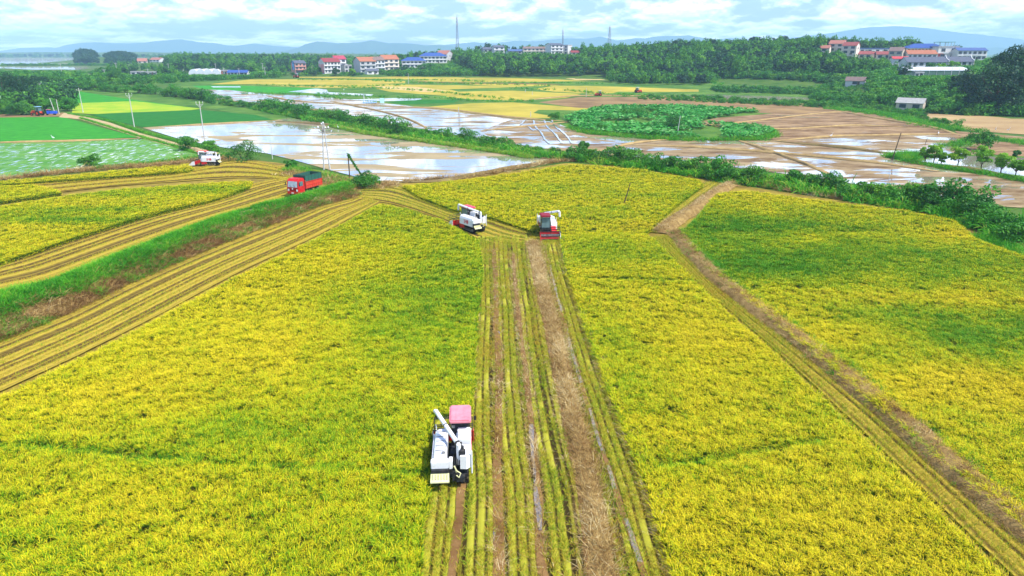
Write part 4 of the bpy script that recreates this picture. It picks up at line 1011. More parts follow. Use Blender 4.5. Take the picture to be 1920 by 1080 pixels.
# ================================================================ trees and shrubs
def leaf_mat(name, c, c2, dark, tr=0.25):
    m = bpy.data.materials.new(name); m.use_nodes = True; N, L = m.node_tree.nodes, m.node_tree.links; b = N['Principled BSDF']
    at = N.new('ShaderNodeAttribute'); at.attribute_name = 't'
    g = N.new('ShaderNodeNewGeometry'); n = N.new('ShaderNodeTexNoise'); n.inputs['Scale'].default_value = 0.16; n.inputs['Detail'].default_value = 3
    L.new(g.outputs['Position'], n.inputs['Vector'])
    r = N.new('ShaderNodeMapRange'); r.inputs[1].default_value = .3; r.inputs[2].default_value = .7; L.new(n.outputs['Fac'], r.inputs[0])
    ad = N.new('ShaderNodeMath'); ad.operation = 'MULTIPLY_ADD'; ad.inputs[1].default_value = .5; L.new(at.outputs['Fac'], ad.inputs[0])
    hf = N.new('ShaderNodeMath'); hf.operation = 'MULTIPLY'; hf.inputs[1].default_value = .5; L.new(r.outputs[0], hf.inputs[0]); L.new(hf.outputs[0], ad.inputs[2])
    cr = N.new('ShaderNodeValToRGB'); L.new(ad.outputs[0], cr.inputs[0]); e = cr.color_ramp.elements
    e[0].position = .05; e[0].color = (*dark, 1); e[1].position = .95; e[1].color = (*c2, 1); x = e.new(.5); x.color = (*c, 1)
    L.new(cr.outputs[0], b.inputs['Base Color']); b.inputs['Roughness'].default_value = .55; b.inputs['Specular IOR Level'].default_value = .2
    t = N.new('ShaderNodeBsdfTranslucent'); L.new(cr.outputs[0], t.inputs['Color'])
    ms = N.new('ShaderNodeMixShader'); ms.inputs[0].default_value = tr
    L.new(b.outputs[0], ms.inputs[1]); L.new(t.outputs[0], ms.inputs[2]); L.new(ms.outputs[0], N['Material Output'].inputs['Surface'])
    return m
LEAF = leaf_mat('leaves_green', (0.045, 0.19, 0.015), (0.13, 0.34, 0.02), (0.014, 0.075, 0.014))
LEAFD = leaf_mat('leaves_dark', (0.018, 0.075, 0.018), (0.04, 0.13, 0.025), (0.008, 0.035, 0.014), .15)
LEAFB = leaf_mat('leaves_bamboo', (0.08, 0.27, 0.012), (0.20, 0.42, 0.02), (0.02, 0.12, 0.012))
LEAFY = leaf_mat('leaves_pale', (0.16, 0.40, 0.02), (0.32, 0.54, 0.03), (0.07, 0.24, 0.012), .35)
LEAFS = leaf_mat('leaves_shrub', (0.05, 0.24, 0.015), (0.14, 0.38, 0.03), (0.02, 0.10, 0.012), .3)
bark_m = mat('bark', (0.10, 0.075, 0.05), .9, vs=2, bump=.8)
def crown_mesh(name, rad, h0, h1, nclump, nleaf, leaf, mt, seed, clump_r=None, plume=0.0, aspect=1.6):
    r = np.random.default_rng(seed); cz = (h0 + h1) / 2; rz = (h1 - h0) / 2
    V = []; T = []
    u = r.normal(size=(nclump, 3)); u /= np.linalg.norm(u, axis=1)[:, None]; u[:, 2] = r.uniform(-.95, 1.0, nclump); kk = np.sqrt(np.clip(1.08 - u[:, 2] ** 2, .1, 1)) / (np.hypot(u[:, 0], u[:, 1]) + 1e-6); u[:, 0] *= kk; u[:, 1] *= kk
    rr = r.uniform(.35, .80, nclump)
    C = np.stack([u[:, 0] * rad * rr, u[:, 1] * rad * rr, cz + u[:, 2] * rz * rr], 1)
    CR = (clump_r or rad * .42) * r.uniform(.6, 1.15, nclump)
    k = r.integers(0, nclump, nleaf); d = r.normal(size=(nleaf, 3)); d /= np.linalg.norm(d, axis=1)[:, None]
    d[:, 2] = np.where(d[:, 2] < -.3, -d[:, 2], d[:, 2])
    s = r.uniform(.72, 1.08, nleaf)[:, None]
    p = C[k] + d * CR[k][:, None] * s * np.array([1, 1, .8 + plume])
    nrm = d + r.normal(0, .55, (nleaf, 3)); nrm /= np.linalg.norm(nrm, axis=1)[:, None]
    a = np.cross(nrm, r.normal(size=(nleaf, 3))); a /= np.linalg.norm(a, axis=1)[:, None]; b = np.cross(nrm, a)
    if plume: a[:, 2] += plume; 
    L = leaf * r.uniform(.5, 1.2, nleaf)[:, None]; W = L / aspect
    q = np.stack([p - a * L * .5, p + b * W * .5, p + a * L * .5, p - b * W * .5], 1).reshape(-1, 3)
    tb = np.repeat((r.uniform(0, 1, nclump)[k] * .6 + r.uniform(0, 1, nleaf) * .4), 4)
    me = fast_mesh(name, q, np.arange(nleaf * 4).reshape(-1, 4)); at = me.attributes.new('t', 'FLOAT', 'POINT'); at.data.foreach_set('value', tb.astype(np.float32))
    me.materials.append(mt); return me
def trunk_mb(h, r0, seed, nl=5, rad=2.5, hc=None):
    r = random.Random(seed); m = MB(); top = h * .75
    b = [(0, 0, -.3)] + [(r.uniform(-.05, .05) * h * q, r.uniform(-.05, .05) * h * q, top * q) for q in (.3, .65, 1)]
    m.tube(b, [r0, r0 * .8, r0 * .55, r0 * .25], 7)
    for i in range(nl):
        a = i * 6.283 / nl + r.uniform(-.4, .4); z0 = (hc or h * .25) * r.uniform(.8, 1.6)
        m.tube([(0, 0, z0), (math.cos(a) * rad * .4, math.sin(a) * rad * .4, z0 + h * .18), (math.cos(a) * rad * .8, math.sin(a) * rad * .8, z0 + h * r.uniform(.3, .45))], [r0 * .5, r0 * .3, r0 * .1], 5)
    return m
def tree(name, loc, h, rad, label, cat, group=None, mt=None, leaf=.5, nclump=16, nleaf=1500, seed=0, h0=.25, r0=None, plume=0, clump_r=None, nl=5):
    t = empty(name, loc, random.uniform(0, 6.28), label, cat, group)
    trunk_mb(h, r0 or h * .028, seed, nl, rad).build('trunk', bark_m, t, smooth=True)
    link_mesh('crown', crown_mesh('crown', rad, h * h0, h, nclump, nleaf, leaf, mt or LEAF, seed, clump_r, plume), t)
    return t
def shrub(name, loc, h, rad, label, cat, group=None, mt=None, leaf=.3, nclump=12, nleaf=1300, seed=0):
    t = empty(name, loc, random.uniform(0, 6.28), label, cat, group)
    m = MB(); r = random.Random(seed)
    for i in range(6):
        a = r.uniform(0, 6.28); m.tube([(0, 0, -.1), (math.cos(a) * rad * .3, math.sin(a) * rad * .3, h * .4), (math.cos(a) * rad * .5, math.sin(a) * rad * .5, h * .75)], [.05, .035, .015], 5)
    m.build('stem', bark_m, t)
    link_mesh('foliage', crown_mesh('foliage', rad, -.25 * h, h, nclump, nleaf, leaf, mt or LEAFS, seed), t)
    return t
# far woods: so many crowns that they read as one mass
SCRUB = [lib_obj(crown_mesh('scrub_crown', 3.0, -0.8, 3.2, 12, 520, .62, m_, 340 + i)) for i, m_ in enumerate((LEAF, LEAFS, LEAFB, LEAF, LEAFS))]
WOOD = [lib_obj(crown_mesh('wood_crown', 3.6, 0.5, 9.5, 14, 620, 1.0, m_, 300 + i, plume=pl)) for i, (m_, pl) in enumerate([(LEAF, 0), (LEAFD, 0), (LEAFB, .6), (LEAF, .2), (LEAFB, .5), (LEAFD, .1)])]
def wood(name, region, spacing, hmin, hmax, seed, front=0.0, lib=None, gap=None, dome=None):
    x, y = scatter([XY(*p) for p in region], spacing, seed=seed)
    r = np.random.default_rng(seed)
    if gap: k = ~gap(x, y); x, y = x[k], y[k]
    z = height(x, y) - .6
    hs = r.uniform(hmin, hmax, len(x)) / 9.5
    if dome: q = (960 + x / y * 1.046 * F - dome[0]) / dome[1]; hs = hs * (.25 + .85 * np.sqrt(np.clip(1 - q * q, 0, 1)))
    h1 = 3.8 if lib is not None and len(lib) != 2 or lib is not None and 'scrub' in lib[0].name else 9.8
    for bx, by, r_, bz in PADS + [(p.x, p.y, 7, p.z) for b, p in zip(BLD, BPOS) if not b[3]]:
        kk = (np.abs(x / y - bx / by) < r_ * 1.15 / by) & (y < by)
        lim = np.maximum(CH + (bz + 0.9 - CH) * y / by - z, 1.6) / h1; hs = np.where(kk, np.minimum(hs, lim), hs)
    stand(name, np.stack([x, y, z], 1), hs, lib or WOOD, tilt=.06, seed=seed); print(name, len(x))
def near_pad(x, y):
    k = np.zeros(len(x), bool)
    for bx, by, r_, bz in PADS + [(p.x, p.y, 7, p.z) for b, p in zip(BLD, BPOS) if not b[3]]: k |= np.hypot(x - bx, y - by) < r_ * 1.1
    return k
wood('far_wood', [(858, 590), (905, 530), (985, 525), (1130, 525), (1145, 500), (1345, 480), (1420, 470), (1500, 450), (1600, 420), (1690, 400), (1740, 440), (1720, 560), (1690, 760), (1400, 860), (1150, 860), (850, 800)], 5.6, 8, 13, 401, gap=near_pad)
wood('far_wood', [(320, 640), (420, 640), (560, 640), (800, 680), (880, 640), (900, 800), (860, 1200), (300, 1200)], 8.0, 7, 12, 402, gap=near_pad)
wood('far_wood', [(200, 1130), (265, 1130), (262, 1400), (200, 1400)], 8, 10, 14, 403, [WOOD][0] if False else 0) if False else wood('far_wood', [(200, 1130), (262, 1130), (262, 1350), (200, 1350)], 7, 9, 12, 403, lib=[WOOD[1], WOOD[5]], dome=(231, 33))
wood('far_wood', [(143, 1130), (190, 1130), (188, 1330), (146, 1330)], 7, 11, 16, 404, lib=[WOOD[1], WOOD[5]], dome=(167, 23))
wood('far_wood', [(210, 690), (500, 640), (560, 700), (300, 760), (210, 800)], 9, 4, 8, 405, gap=near_pad)
wood('far_wood', [(180, 540), (330, 500), (400, 500), (540, 570), (540, 600), (330, 560), (180, 600)], 8, 5, 9, 406, gap=near_pad)
wood('far_wood', [(210, 1000), (300, 900), (600, 980), (600, 1050), (210, 1100)], 12, 4, 8, 409)
wood('scrub', [(8, 985), (206, 985), (206, 1003), (8, 1003)], 5, 7, 12, 419, lib=SCRUB)
wood('scrub', [(-60, 610), (210, 610), (210, 650), (-60, 650)], 5.5, 4, 9, 420, lib=SCRUB)
wood('far_wood', [(-60, 2200), (700, 2100), (900, 2300), (-60, 2500)], 30, 10, 16, 410)
wood('far_wood', [(1130, 470), (1180, 440), (1330, 440), (1338, 480), (1200, 500)], 5, 5, 8.5, 407)
wood('scrub', [(1650, 320), (1720, 275), (1800, 262), (2000, 250), (2100, 330), (1960, 420), (1830, 450), (1700, 440), (1640, 380)], 2.9, 9, 17, 408, gap=near_pad, lib=SCRUB)
wood('scrub', [(-80, 300), (60, 305), (118, 330), (128, 400), (-90, 440)], 3.2, 10, 22, 414, lib=[lib_obj(crown_mesh('dark_scrub', 3.0, -0.8, 3.4, 12, 620, .62, LEAFD, 350)), SCRUB[0]])
wood('scrub', [(548, 548), (760, 545), (905, 540), (905, 640), (760, 600), (548, 556)], 4.0, 9, 15, 415, gap=near_pad, lib=SCRUB)
wood('scrub', [(1180, 455), (1340, 455), (1345, 480), (1500, 440), (1690, 380), (1690, 405), (1500, 462), (1340, 500), (1180, 500)], 3.4, 9, 16, 416, lib=SCRUB)
wood('scrub', [(1340, 385), (1500, 370), (1690, 350), (1690, 385), (1500, 400), (1340, 410)], 3.6, 5, 11, 418, lib=SCRUB)
wood('scrub', [(-60, 420), (250, 440), (520, 520), (540, 560), (200, 520), (-60, 560)], 5.5, 8, 16, 417, gap=near_pad, lib=SCRUB)
wood('scrub', [(1530, 330), (1660, 300), (1700, 380), (1690, 440), (1620, 430), (1570, 400), (1530, 350)], 4.2, 7, 14, 411, gap=near_pad, lib=SCRUB)
wood('far_wood', [(1200, 340), (1530, 300), (1700, 262), (1760, 250), (1740, 262), (1690, 285), (1540, 320), (1300, 356), (1220, 356)], 3.2, 3, 8, 412, lib=SCRUB)
wood('far_wood', [(545, 560), (760, 560), (905, 540), (905, 556), (760, 600), (560, 590)], 6, 2.5, 5.5, 413, gap=near_pad)

# --- single trees one can tell apart
def ht(px_, base, top, Y=None):
    g = G(px_, base) if Y is None else AT(px_, base, Y)
    a = AT(px_, top, g.y); return g, a.z - g.z
# great dark trees on the right edge
for i, (px, Y, h, rad, lab) in enumerate([
    (1878, 265, 19, 13.0, 'largest dark broad crowned tree rising above the scrub at the right edge'),
    (1836, 285, 14, 8.5, 'dark rounded tree leaning against the left side of the great dark tree'),
    (1922, 290, 22, 13, 'tall dark tree cut by the right edge behind the great dark tree'),
    (1812, 300, 9, 6, 'low dark tree in front of the greenhouse at the left foot of the dark trees')]):
    x, y = XY(px, Y); tree('broadleaf_tree', (x, y, float(height(x, y))), h, rad, lab, 'tree', None, LEAFD, .9, 60, 13000 if rad > 9 else 6500, 500 + i, h0=-.12, clump_r=rad * .30, nl=8)
# silhouettes on the ridge
rt = tree('hilltop_tree', (0, 0, -500), 12, 5, 'dark tree standing proud of the wooded ridge', 'tree', 'dark trees along the crest of the wooded ridge', LEAFD, .9, 14, 1500, 520, h0=.2)
rt2 = tree('hilltop_tree', (0, 0, -500), 13, 4, 'dark tree standing proud of the wooded ridge', 'tree', 'dark trees along the crest of the wooded ridge', LEAFD, .9, 12, 1400, 521, h0=.3)
first = {0: rt, 1: rt2}
for i, px in enumerate([1435, 1447, 1460, 1474, 1488, 1502, 1512, 1526, 1536, 1405, 1390, 1330, 1266, 1232, 1420, 1546]):
    x, y = XY(px, 640 + 25 * math.sin(i * 2.1)); z = float(height(x, y)); o = first.pop(i % 2, None)
    sc = .85 + .35 * ((i * 7) % 5) / 5
    if o is None: o = copy_tree([rt, rt2][i % 2])
    o.location = (x, y, z); o.scale = (sc,) * 3; o.rotation_euler = (0, 0, i * 1.3)
for px, base, top, w_, lab, Yy in [(985, 0, 0, 0, '', 0)][:0]: pass
# big leafy trees at the left edge
for i, (px, base, top, rad, lab, mt_) in enumerate([
    (14, 196, 126, 9, 'big dark tree at the left edge above the parked tractor', LEAFD), (48, 186, 136, 7, 'dark tree beside the big tree at the left edge', LEAFD),
    (78, 172, 138, 6, 'dark tree behind the leftmost roadside pole', LEAFD), (104, 168, 140, 6, 'rounded dark tree left of the shrub line by the green paddies', LEAF),
    (10, 214, 192, 4.5, 'clipped looking round green bush left of the tractor', LEAF), (40, 216, 190, 5.2, 'wide round green bush just left of the tractor', LEAF),
    (90, 212, 182, 4.0, 'bush behind the blue cart beside the tractor', LEAFS), (127, 208, 184, 3.8, 'upright leafy tree at the near corner of the turning rice', LEAFS),
    (217, 156, 122, 7.0, 'tall pale green tree beside the far pole left of the white sheds', LEAF), (270, 152, 136, 5, 'dark tree behind the small white farm shed', LEAFD)]):
    g, h = ht(px, base, top); tree('broadleaf_tree', g, h, rad, lab, 'tree', None, mt_, .6, 30, 5200, 540 + i, h0=-.12, clump_r=rad * .40)
# line of shrubs and small trees between green paddies and the light paddies
sb = [shrub('shrub', (0, 0, -500), 3.2, 2.3, 'x', 'shrub', 'g', m_, .34, 14, 1300, 560 + i) for i, m_ in enumerate((LEAFS, LEAF, LEAFS, LEAFB, LEAFS))]
def shrub_line(pts, step, hm, wob, label, group, seed, sizes=(.6, 1.3)):
    r = random.Random(seed); ln = smooth_line(GP(pts), step)
    for p in ln:
        s_ = r.uniform(*sizes) * hm / 3.2
        q = (p.x + r.gauss(0, wob), p.y + r.gauss(0, wob), 0)
        o = copy_tree(r.choice(sb), (q[0], q[1], float(prof(q[1])) - .05), r.uniform(0, 6.28), label, (s_ * r.uniform(.9, 1.3), s_ * r.uniform(.9, 1.3), s_))
        o['group'] = group; USED.append(o)
USED = []
shrub_line([(125, 166), (180, 170), (240, 174), (300, 178), (350, 184), (400, 190)], 4.2, 4.6, 1.2, 'green shrub in the thick shrub line behind the far green paddies', 'shrubs in the line behind the far green paddies', 1)
shrub_line([(390, 193), (440, 199), (500, 206), (540, 213)], 3.2, 2.6, .6, 'leafy shrub on the bank at the far corner of the flooded paddy', 'shrubs at the far corner of the flooded paddy', 2)
shrub_line([(500, 206), (560, 218), (620, 228), (700, 244), (760, 254)], 2.9, 4.0, .8, 'dense green shrub in the belt on the far side of the flooded paddy', 'shrubs on the far side of the flooded paddy', 3)
shrub_line([(760, 252), (860, 266), (930, 278), (1000, 289), (1060, 295)], 3.0, 2.7, .7, 'low shrub among reeds in the belt behind the flooded paddy corner', 'low shrubs where the belt meets the yellow field', 4)
shrub_line([(1080, 299), (1180, 310), (1250, 320), (1330, 330)], 2.6, 3.2, .8, 'green shrub in the belt behind the furthest yellow field', 'shrubs behind the furthest yellow field', 5)
shrub_line([(1330, 334), (1420, 345), (1500, 353), (1600, 368), (1700, 386)], 2.1, 3.0, .8, 'bushy shrub in the belt behind the green and yellow field', 'shrubs behind the green and yellow field', 6)
shrub_line([(1700, 384), (1760, 396), (1830, 412), (1880, 435), (1930, 460)], 1.9, 3.4, 1.1, 'tall leafy shrub in the overgrown corner at the right end of the belt', 'shrubs in the overgrown right corner', 7, (.7, 1.4))
shrub_line([(1550, 196), (1640, 206), (1710, 222), (1790, 240)], 4.0, 2.2, .8, 'low shrub on the weedy strip between the brown paddies', 'shrubs on the weedy strip between the brown paddies', 8)
for o in list(sb):
    for ch in list(o.children): bpy.data.objects.remove(ch)
    bpy.data.objects.remove(o)
# reeds and rank grass between the shrubs
edge_grass('reeds', [(480, 204), (560, 220), (700, 246), (860, 270), (1000, 292), (1080, 300), (1180, 312), (1330, 334), (1500, 358), (1600, 374), (1700, 390), (1800, 410), (1900, 450)], 4.0, 9, REED, 1.25, 581, 0, .5)
edge_grass('reeds', [(1330, 328), (1500, 352), (1600, 366), (1700, 382), (1800, 398), (1920, 440)], 3.0, 7, REED, 1.5, 582, 0, .45)
edge_grass('dry_grass', [(620, 238), (700, 254), (860, 276), (1000, 298)], 1.6, 10, REED, .8, 583, 0, .95)
for o_ in COL.objects[-1:]: o_.data.name = 'dry_grass'
edge_grass('bank_grass', [(1560, 204), (1660, 216), (1740, 234), (1800, 246)], 7, 14, GRASS, 2.4, 584)
edge_grass('bank_grass', [(1690, 303), (1760, 314), (1840, 326), (1990, 355)], 2.2, 14, GRASS, 1.6, 585)
edge_grass('bank_grass', [(1680, 299), (1700, 294), (1730, 292)], 5, 40, GRASS, 2.0, 586)
edge_grass('bank_grass', [(1780, 276), (1860, 262), (1990, 284)], 5, 10, GRASS, 2.0, 587)
for i, (px, base, top, wpx, lab, m_) in enumerate([
    (457, 302, 262, 72, 'big dark green bush beside the left harvester at the flooded paddy corner', LEAF), (355, 282, 252, 46, 'loose bush by the dirt track at the left corner of the flooded paddy', LEAFS),
    (392, 286, 262, 36, 'smaller bush beside the dirt track near the forked pole', LEAFS), (172, 312, 290, 38, 'small dark bush on the bund above the left ripe field', LEAF),
    (684, 352, 320, 64, 'bush wrapped round the foot of the leaning creeper pole', LEAF), (545, 314, 298, 26, 'small bush at the near edge of the flooded paddy behind the truck', LEAFS),
    (1040, 226, 209, 24, 'rounded bush at the left end of the lotus pond', LEAFS), (1262, 244, 214, 58, 'dark bushy clump in the middle of the lotus pond', LEAF),
    (1185, 218, 204, 60, 'bright green bush at the back of the lotus pond', LEAFS), (1130, 246, 232, 30, 'low weedy bush along the near edge of the lotus pond', LEAFS),
    (1838, 282, 240, 56, 'wide green bush on the bund above the willow pond', LEAFS), (1900, 236, 222, 30, 'low bush', LEAFS), (1905, 296, 280, 16, 'small dark round bush at the back bank of the willow pond', LEAF),
    (1830, 408, 360, 60, 'tallest dark bush of the overgrown right corner', LEAF), (1740, 398, 362, 44, 'dark bush in the belt left of the overgrown right corner', LEAF),
    (880, 268, 236, 44, 'broad bush rising from the reeds behind the flooded paddy', LEAF), (1095, 278, 264, 26, 'bush standing over the end of the water filled ruts', LEAF),
    (420, 188, 180, 30, 'scrubby bush at the near corner of the light paddy', LEAFS)]):
    if lab == 'low bush': continue
    g, h = ht(px, base, top); rad = wpx / 2 / pxm(px, base)
    shrub('bush', g, h, rad, lab, 'bush', None, m_, .32 if h < 5 else .4, 18, 2600, 600 + i)
# pale pollarded trees round the pond
wl_lab = ['leftmost of the two joined willow trees at the left end of the pond', 'right one of the two joined willow trees at the left end of the pond', 'thin small willow right of the joined pair', 'round willow with bare fan of branches alone before open water',
          'pale tall willow under the wide green bush', 'loose willow with dark trunk second from the right edge', 'drooping pale willow leaning to the water near the right edge', 'willow cut by the right edge of the picture']
for i, (px, base, top, wpx) in enumerate([(1733, 307, 269, 20), (1750, 309, 269, 24), (1764, 311, 281, 14), (1795, 314, 275, 30), (1839, 318, 273, 32), (1876, 326, 286, 26), (1903, 333, 296, 26), (1928, 338, 292, 30)]):
    g, h = ht(px, base, top); rad = wpx / 2 / pxm(px, base)
    tree('willow_tree', g, h, rad * 1.25, wl_lab[i], 'tree', None, LEAFY, .36, 18, 2600, 640 + i, h0=.16, r0=.12, nl=7, clump_r=rad * .5)
# lotus leaves
lm = leaf_mat('lotus_leaves', (0.06, 0.33, 0.04), (0.36, 0.60, 0.22), (0.02, 0.18, 0.02), .3)
def lotus_mesh(seed):
    r = np.random.default_rng(seed); V = []; Fc = []; T = []
    for i in range(5):
        c = r.uniform(-.8, .8, 2); z = r.uniform(.6, 1.2); R_ = r.uniform(.28, .45); k = len(V); tx, ty = r.normal(0, .35, 2)
        for q in range(9):
            a = q * 6.283 / 9; x, y = math.cos(a) * R_, math.sin(a) * R_; V.append((c[0] + x, c[1] + y, z + .10 + x * tx + y * ty)); T.append(r.uniform(0, 1) * .2 + i / 6)
        V.append((c[0], c[1], z)); T.append(i / 6)
        Fc += [(k + q, k + (q + 1) % 9, k + 9, k + 9) for q in range(9)]
    me = bpy.data.meshes.new('lotus_leaf'); me.from_pydata(V, [], [f[:3] for f in Fc]); at = me.attributes.new('t', 'FLOAT', 'POINT'); at.data.foreach_set('value', np.array(T, np.float32)); me.materials.append(lm); return me
LOT = [lib_obj(lotus_mesh(i)) for i in range(3)]
x, y = scatter([tuple(p) for p in GP(lotus_poly)], 1.15, seed=9); k = fbm(x, y * .5, 14, 44) > .40; x, y = x[k], y[k]; r = np.random.default_rng(3)
stand('lotus_leaves', np.stack([x, y, prof(y)], 1), r.uniform(.8, 1.4, len(x)), LOT, tilt=.15, seed=9)
edge_grass('bank_grass', [(1068, 240), (1100, 249), (1180, 258), (1280, 264), (1400, 263), (1446, 256), (1440, 244)], 3, 8, GRASS, 2.2, 590)
edge_grass('bank_grass', [(1065, 222), (1110, 210), (1150, 202), (1290, 203), (1420, 211)], 3, 6, GRASS, 2.4, 591)
# rank grass clumps over the weedy ground of the plain
gx, gy = [], []
for poly in ([(380, 150), (900, 147), (1140, 155), (1420, 156), (1700, 150), (2000, 160), (2000, 230), (1700, 215), (1500, 205), (1100, 185), (900, 195), (500, 180), (300, 168)],):
    x, y = scatter([tuple(p) for p in GP(poly)], 3.0, seed=21); k = fbm(x, y * .4, 22, 77) > .80; gx.append(x[k]); gy.append(y[k])
x, y = np.concatenate(gx), np.concatenate(gy); r = np.random.default_rng(4)
stand('weeds', np.stack([x, y, prof(y)], 1), r.uniform(.7, 1.5, len(x)), REED, np.clip(r.normal(.4, .2, len(x)), 0, 1), seed=22)
# dark hedge lines along the far bunds
for j, pts in enumerate([[(700, 152), (800, 156), (900, 158), (1050, 162)], [(860, 152), (960, 155), (1060, 156), (1130, 158)], [(640, 164), (760, 168), (860, 177), (980, 190)], [(600, 175), (700, 182), (820, 184), (900, 190), (1000, 191)],
                         [(480, 160), (620, 163), (760, 160)], [(960, 166), (1060, 170), (1130, 176), (1230, 180)], [(1150, 180), (1300, 186), (1500, 196)], [(560, 150), (700, 150), (880, 151)], [(450, 176), (560, 177), (640, 186)]]):
    ln = smooth_line(GP(pts), 1); straw_on(ln, 5, 1.1, 0, 700 + j, 'bank_grass', 1.0, REED, .35)
# ================================================================ machines
white_p = mat('white_paint', (0.80, 0.80, 0.79), .35, var=.04, vs=3, spec=.5, dirt=.45)
red_p = mat('red_paint', (0.58, 0.012, 0.015), .35, var=.12, vs=3, spec=.5, dirt=.25)
pink_p = mat('sun_faded_red_roof', (0.62, 0.16, 0.20), .5, vs=1.5, c2=(0.74, 0.30, 0.33), spec=.3)
rose_p = mat('rose_red_roof', (0.62, 0.03, 0.07), .45, vs=2, c2=(0.78, 0.14, 0.18))
dark_m = mat('dark_machinery', (0.03, 0.032, 0.035), .55, vs=5, var=.4, dirt=.35)
rub_m = mat('rubber', (0.022, 0.02, 0.018), .85, vs=5, var=.3, dirt=.55)
steel_m = mat('worn_steel', (0.32, 0.31, 0.29), .45, vs=6, metal=.6, dirt=.4)
glass_m = mat('cab_glass', (0.10, 0.17, 0.18), .08, vs=2, var=.2, spec=.8)
palestraw_m = mat('dusty_chute', (0.62, 0.60, 0.28), .8, vs=4, c2=(0.75, 0.72, 0.42))
lamp_m = mat('lamp_glass', (0.85, 0.85, 0.80), .2, var=.03)
letter_m = mat('red_lettering', (0.60, 0.03, 0.03), .5, var=.05)
def text_mesh(body, size, mt, parent, loc, rot, name='lettering'):
    cu = bpy.data.curves.new(name, 'FONT'); cu.body = body; cu.size = size; cu.extrude = .006; cu.align_x = 'CENTER'; cu.align_y = 'CENTER'; cu.offset = .012
    ob = bpy.data.objects.new(name, cu); COL.objects.link(ob)
    dg = bpy.context.evaluated_depsgraph_get(); me = bpy.data.meshes.new_from_object(ob.evaluated_get(dg))
    bpy.data.objects.remove(ob); me.materials.clear(); me.materials.append(mt)
    o = link_mesh(name, me, parent, loc); o.rotation_euler = rot; return o
def harvester(loc, rz, label, roof, auger, letters=None, reel_up=.75, cabglass=True, boxcol=None):
    t = empty('combine_harvester', loc, rz, label, 'combine harvester', 'combine harvesters working in the rice fields')
    # crawler tracks
    for sx in (-.62, .72):
        m = MB(); y0, y1, zr = -1.75, .95, .30
        pts = []
        for k in range(9): a = math.pi / 2 + math.pi * k / 8; pts.append((y0 + .30 * math.cos(a), zr + .02 + .28 * math.sin(a)))
        for k in range(9): a = -math.pi / 2 + math.pi * k / 8; pts.append((y1 + .30 * math.cos(a), zr + .02 + .28 * math.sin(a)))
        inner = [(p[0] * .97 - .01, (p[1] - zr) * .82 + zr) for p in pts]; n = len(pts)
        vs = [(sx + s_ * .22, p[0], p[1]) for s_ in (-1, 1) for p in pts] + [(sx + s_ * .22, p[0], p[1]) for s_ in (-1, 1) for p in inner]
        fs = [(i, (i + 1) % n, n + (i + 1) % n, n + i) for i in range(n)] + [(2 * n + i, 3 * n + i, 3 * n + (i + 1) % n, 2 * n + (i + 1) % n) for i in range(n)]
        fs += [(i, 2 * n + i, 2 * n + (i + 1) % n, (i + 1) % n) for i in range(n)] + [(n + i, n + (i + 1) % n, 3 * n + (i + 1) % n, 3 * n + i) for i in range(n)]
        m.add(vs, fs)
        L = [Vector((0, p[0], p[1])) for p in pts + pts[:1]]
        for q in resample(L, 40): m.box((sx, q[1], q[2]), (.46, .06, .07))
        tr = m.build('crawler_track', rub_m, t)
        w = MB()
        for yy in (-1.7, -1.2, -.7, -.2, .3, .9): w.tube([(sx - .16, yy, .22 if abs(yy + .4) < 1.2 else .32), (sx + .16, yy, .22 if abs(yy + .4) < 1.2 else .32)], .15 if abs(yy + .4) < 1.2 else .22, 12)
        w.build('road_wheels', steel_m, tr)
    m = MB(); m.box((.05, -.4, .62), (1.7, 3.3, .16)); m.box((.05, -1.9, .75), (1.5, .12, .3)); m.box((.05, 1.0, .7), (1.4, .12, .3)); m.build('chassis', dark_m, t)
    # threshing body with rounded top and sloped front
    m = MB(); prf_ = [(-.78, .85), (-.78, 1.62), (-.70, 1.84), (-.50, 1.98), (-.10, 2.0), (.02, 1.9), (.02, .85)]
    m.prism([(x - .25, z) for x, z in prf_], -2.1, .75, 'y'); 
    m.add([(-.9, .75, 1.75), (-.35, .75, 1.95), (-.3, 1.05, 1.5), (-.85, 1.05, 1.4), (-1.0, .75, .85), (-.25, .75, .85), (-.25, 1.05, .9), (-.9, 1.05, .9)], [(0, 1, 2, 3), (3, 2, 6, 7), (0, 3, 7, 4), (1, 5, 6, 2), (4, 7, 6, 5)])
    body = m.build('threshing_body', boxcol or white_p, t, smooth=True)
    m = MB(); m.box((-1.055, -.55, 1.28), (.05, 2.55, .82), bev=.03); sp_ = m.build('side_panel', white_p, t)
    m = MB(); m.box((-1.0, .35, .62), (.07, 1.1, .5), rot=(R(-8), 0, 0), bev=.03); m.build('lower_panel', red_p, t)
    m = MB(); m.box((1.12, -.35, 1.35), (.05, 1.7, .5), bev=.02); m.build('red_side_stripe', red_p, t)
    m = MB()
    for yy in (-1.6, -1.1, -.6, -.1, .4): m.box((-.64, yy, 2.005), (.5, .03, .03))
    for yy in np.linspace(-1.8, .5, 9): m.box((-.32, yy, 2.0), (.05, .05, .05))
    m.tube([(-.42, -1.9, 1.98), (-.42, -1.9, 2.08)], .10, 10); m.build('roof_ribs', steel_m, body)
    # rear hood and straw chopper
    m = MB(); m.box((-.62, -2.22, 1.55), (.98, .42, .46), bev=.04); m.box((-.02, -2.1, 1.5), (.2, .5, .5), bev=.02); m.build('rear_hood', white_p, t)
    m = MB(); m.box((-.62, -2.46, 1.28), (.94, .2, .12)); m.tube([(-1.1, -2.5, 1.18), (-.14, -2.5, 1.18)], .06, 8); m.box((-.62, -2.35, 1.1), (.9, .3, .3)); m.build('chopper_drum', dark_m, t)
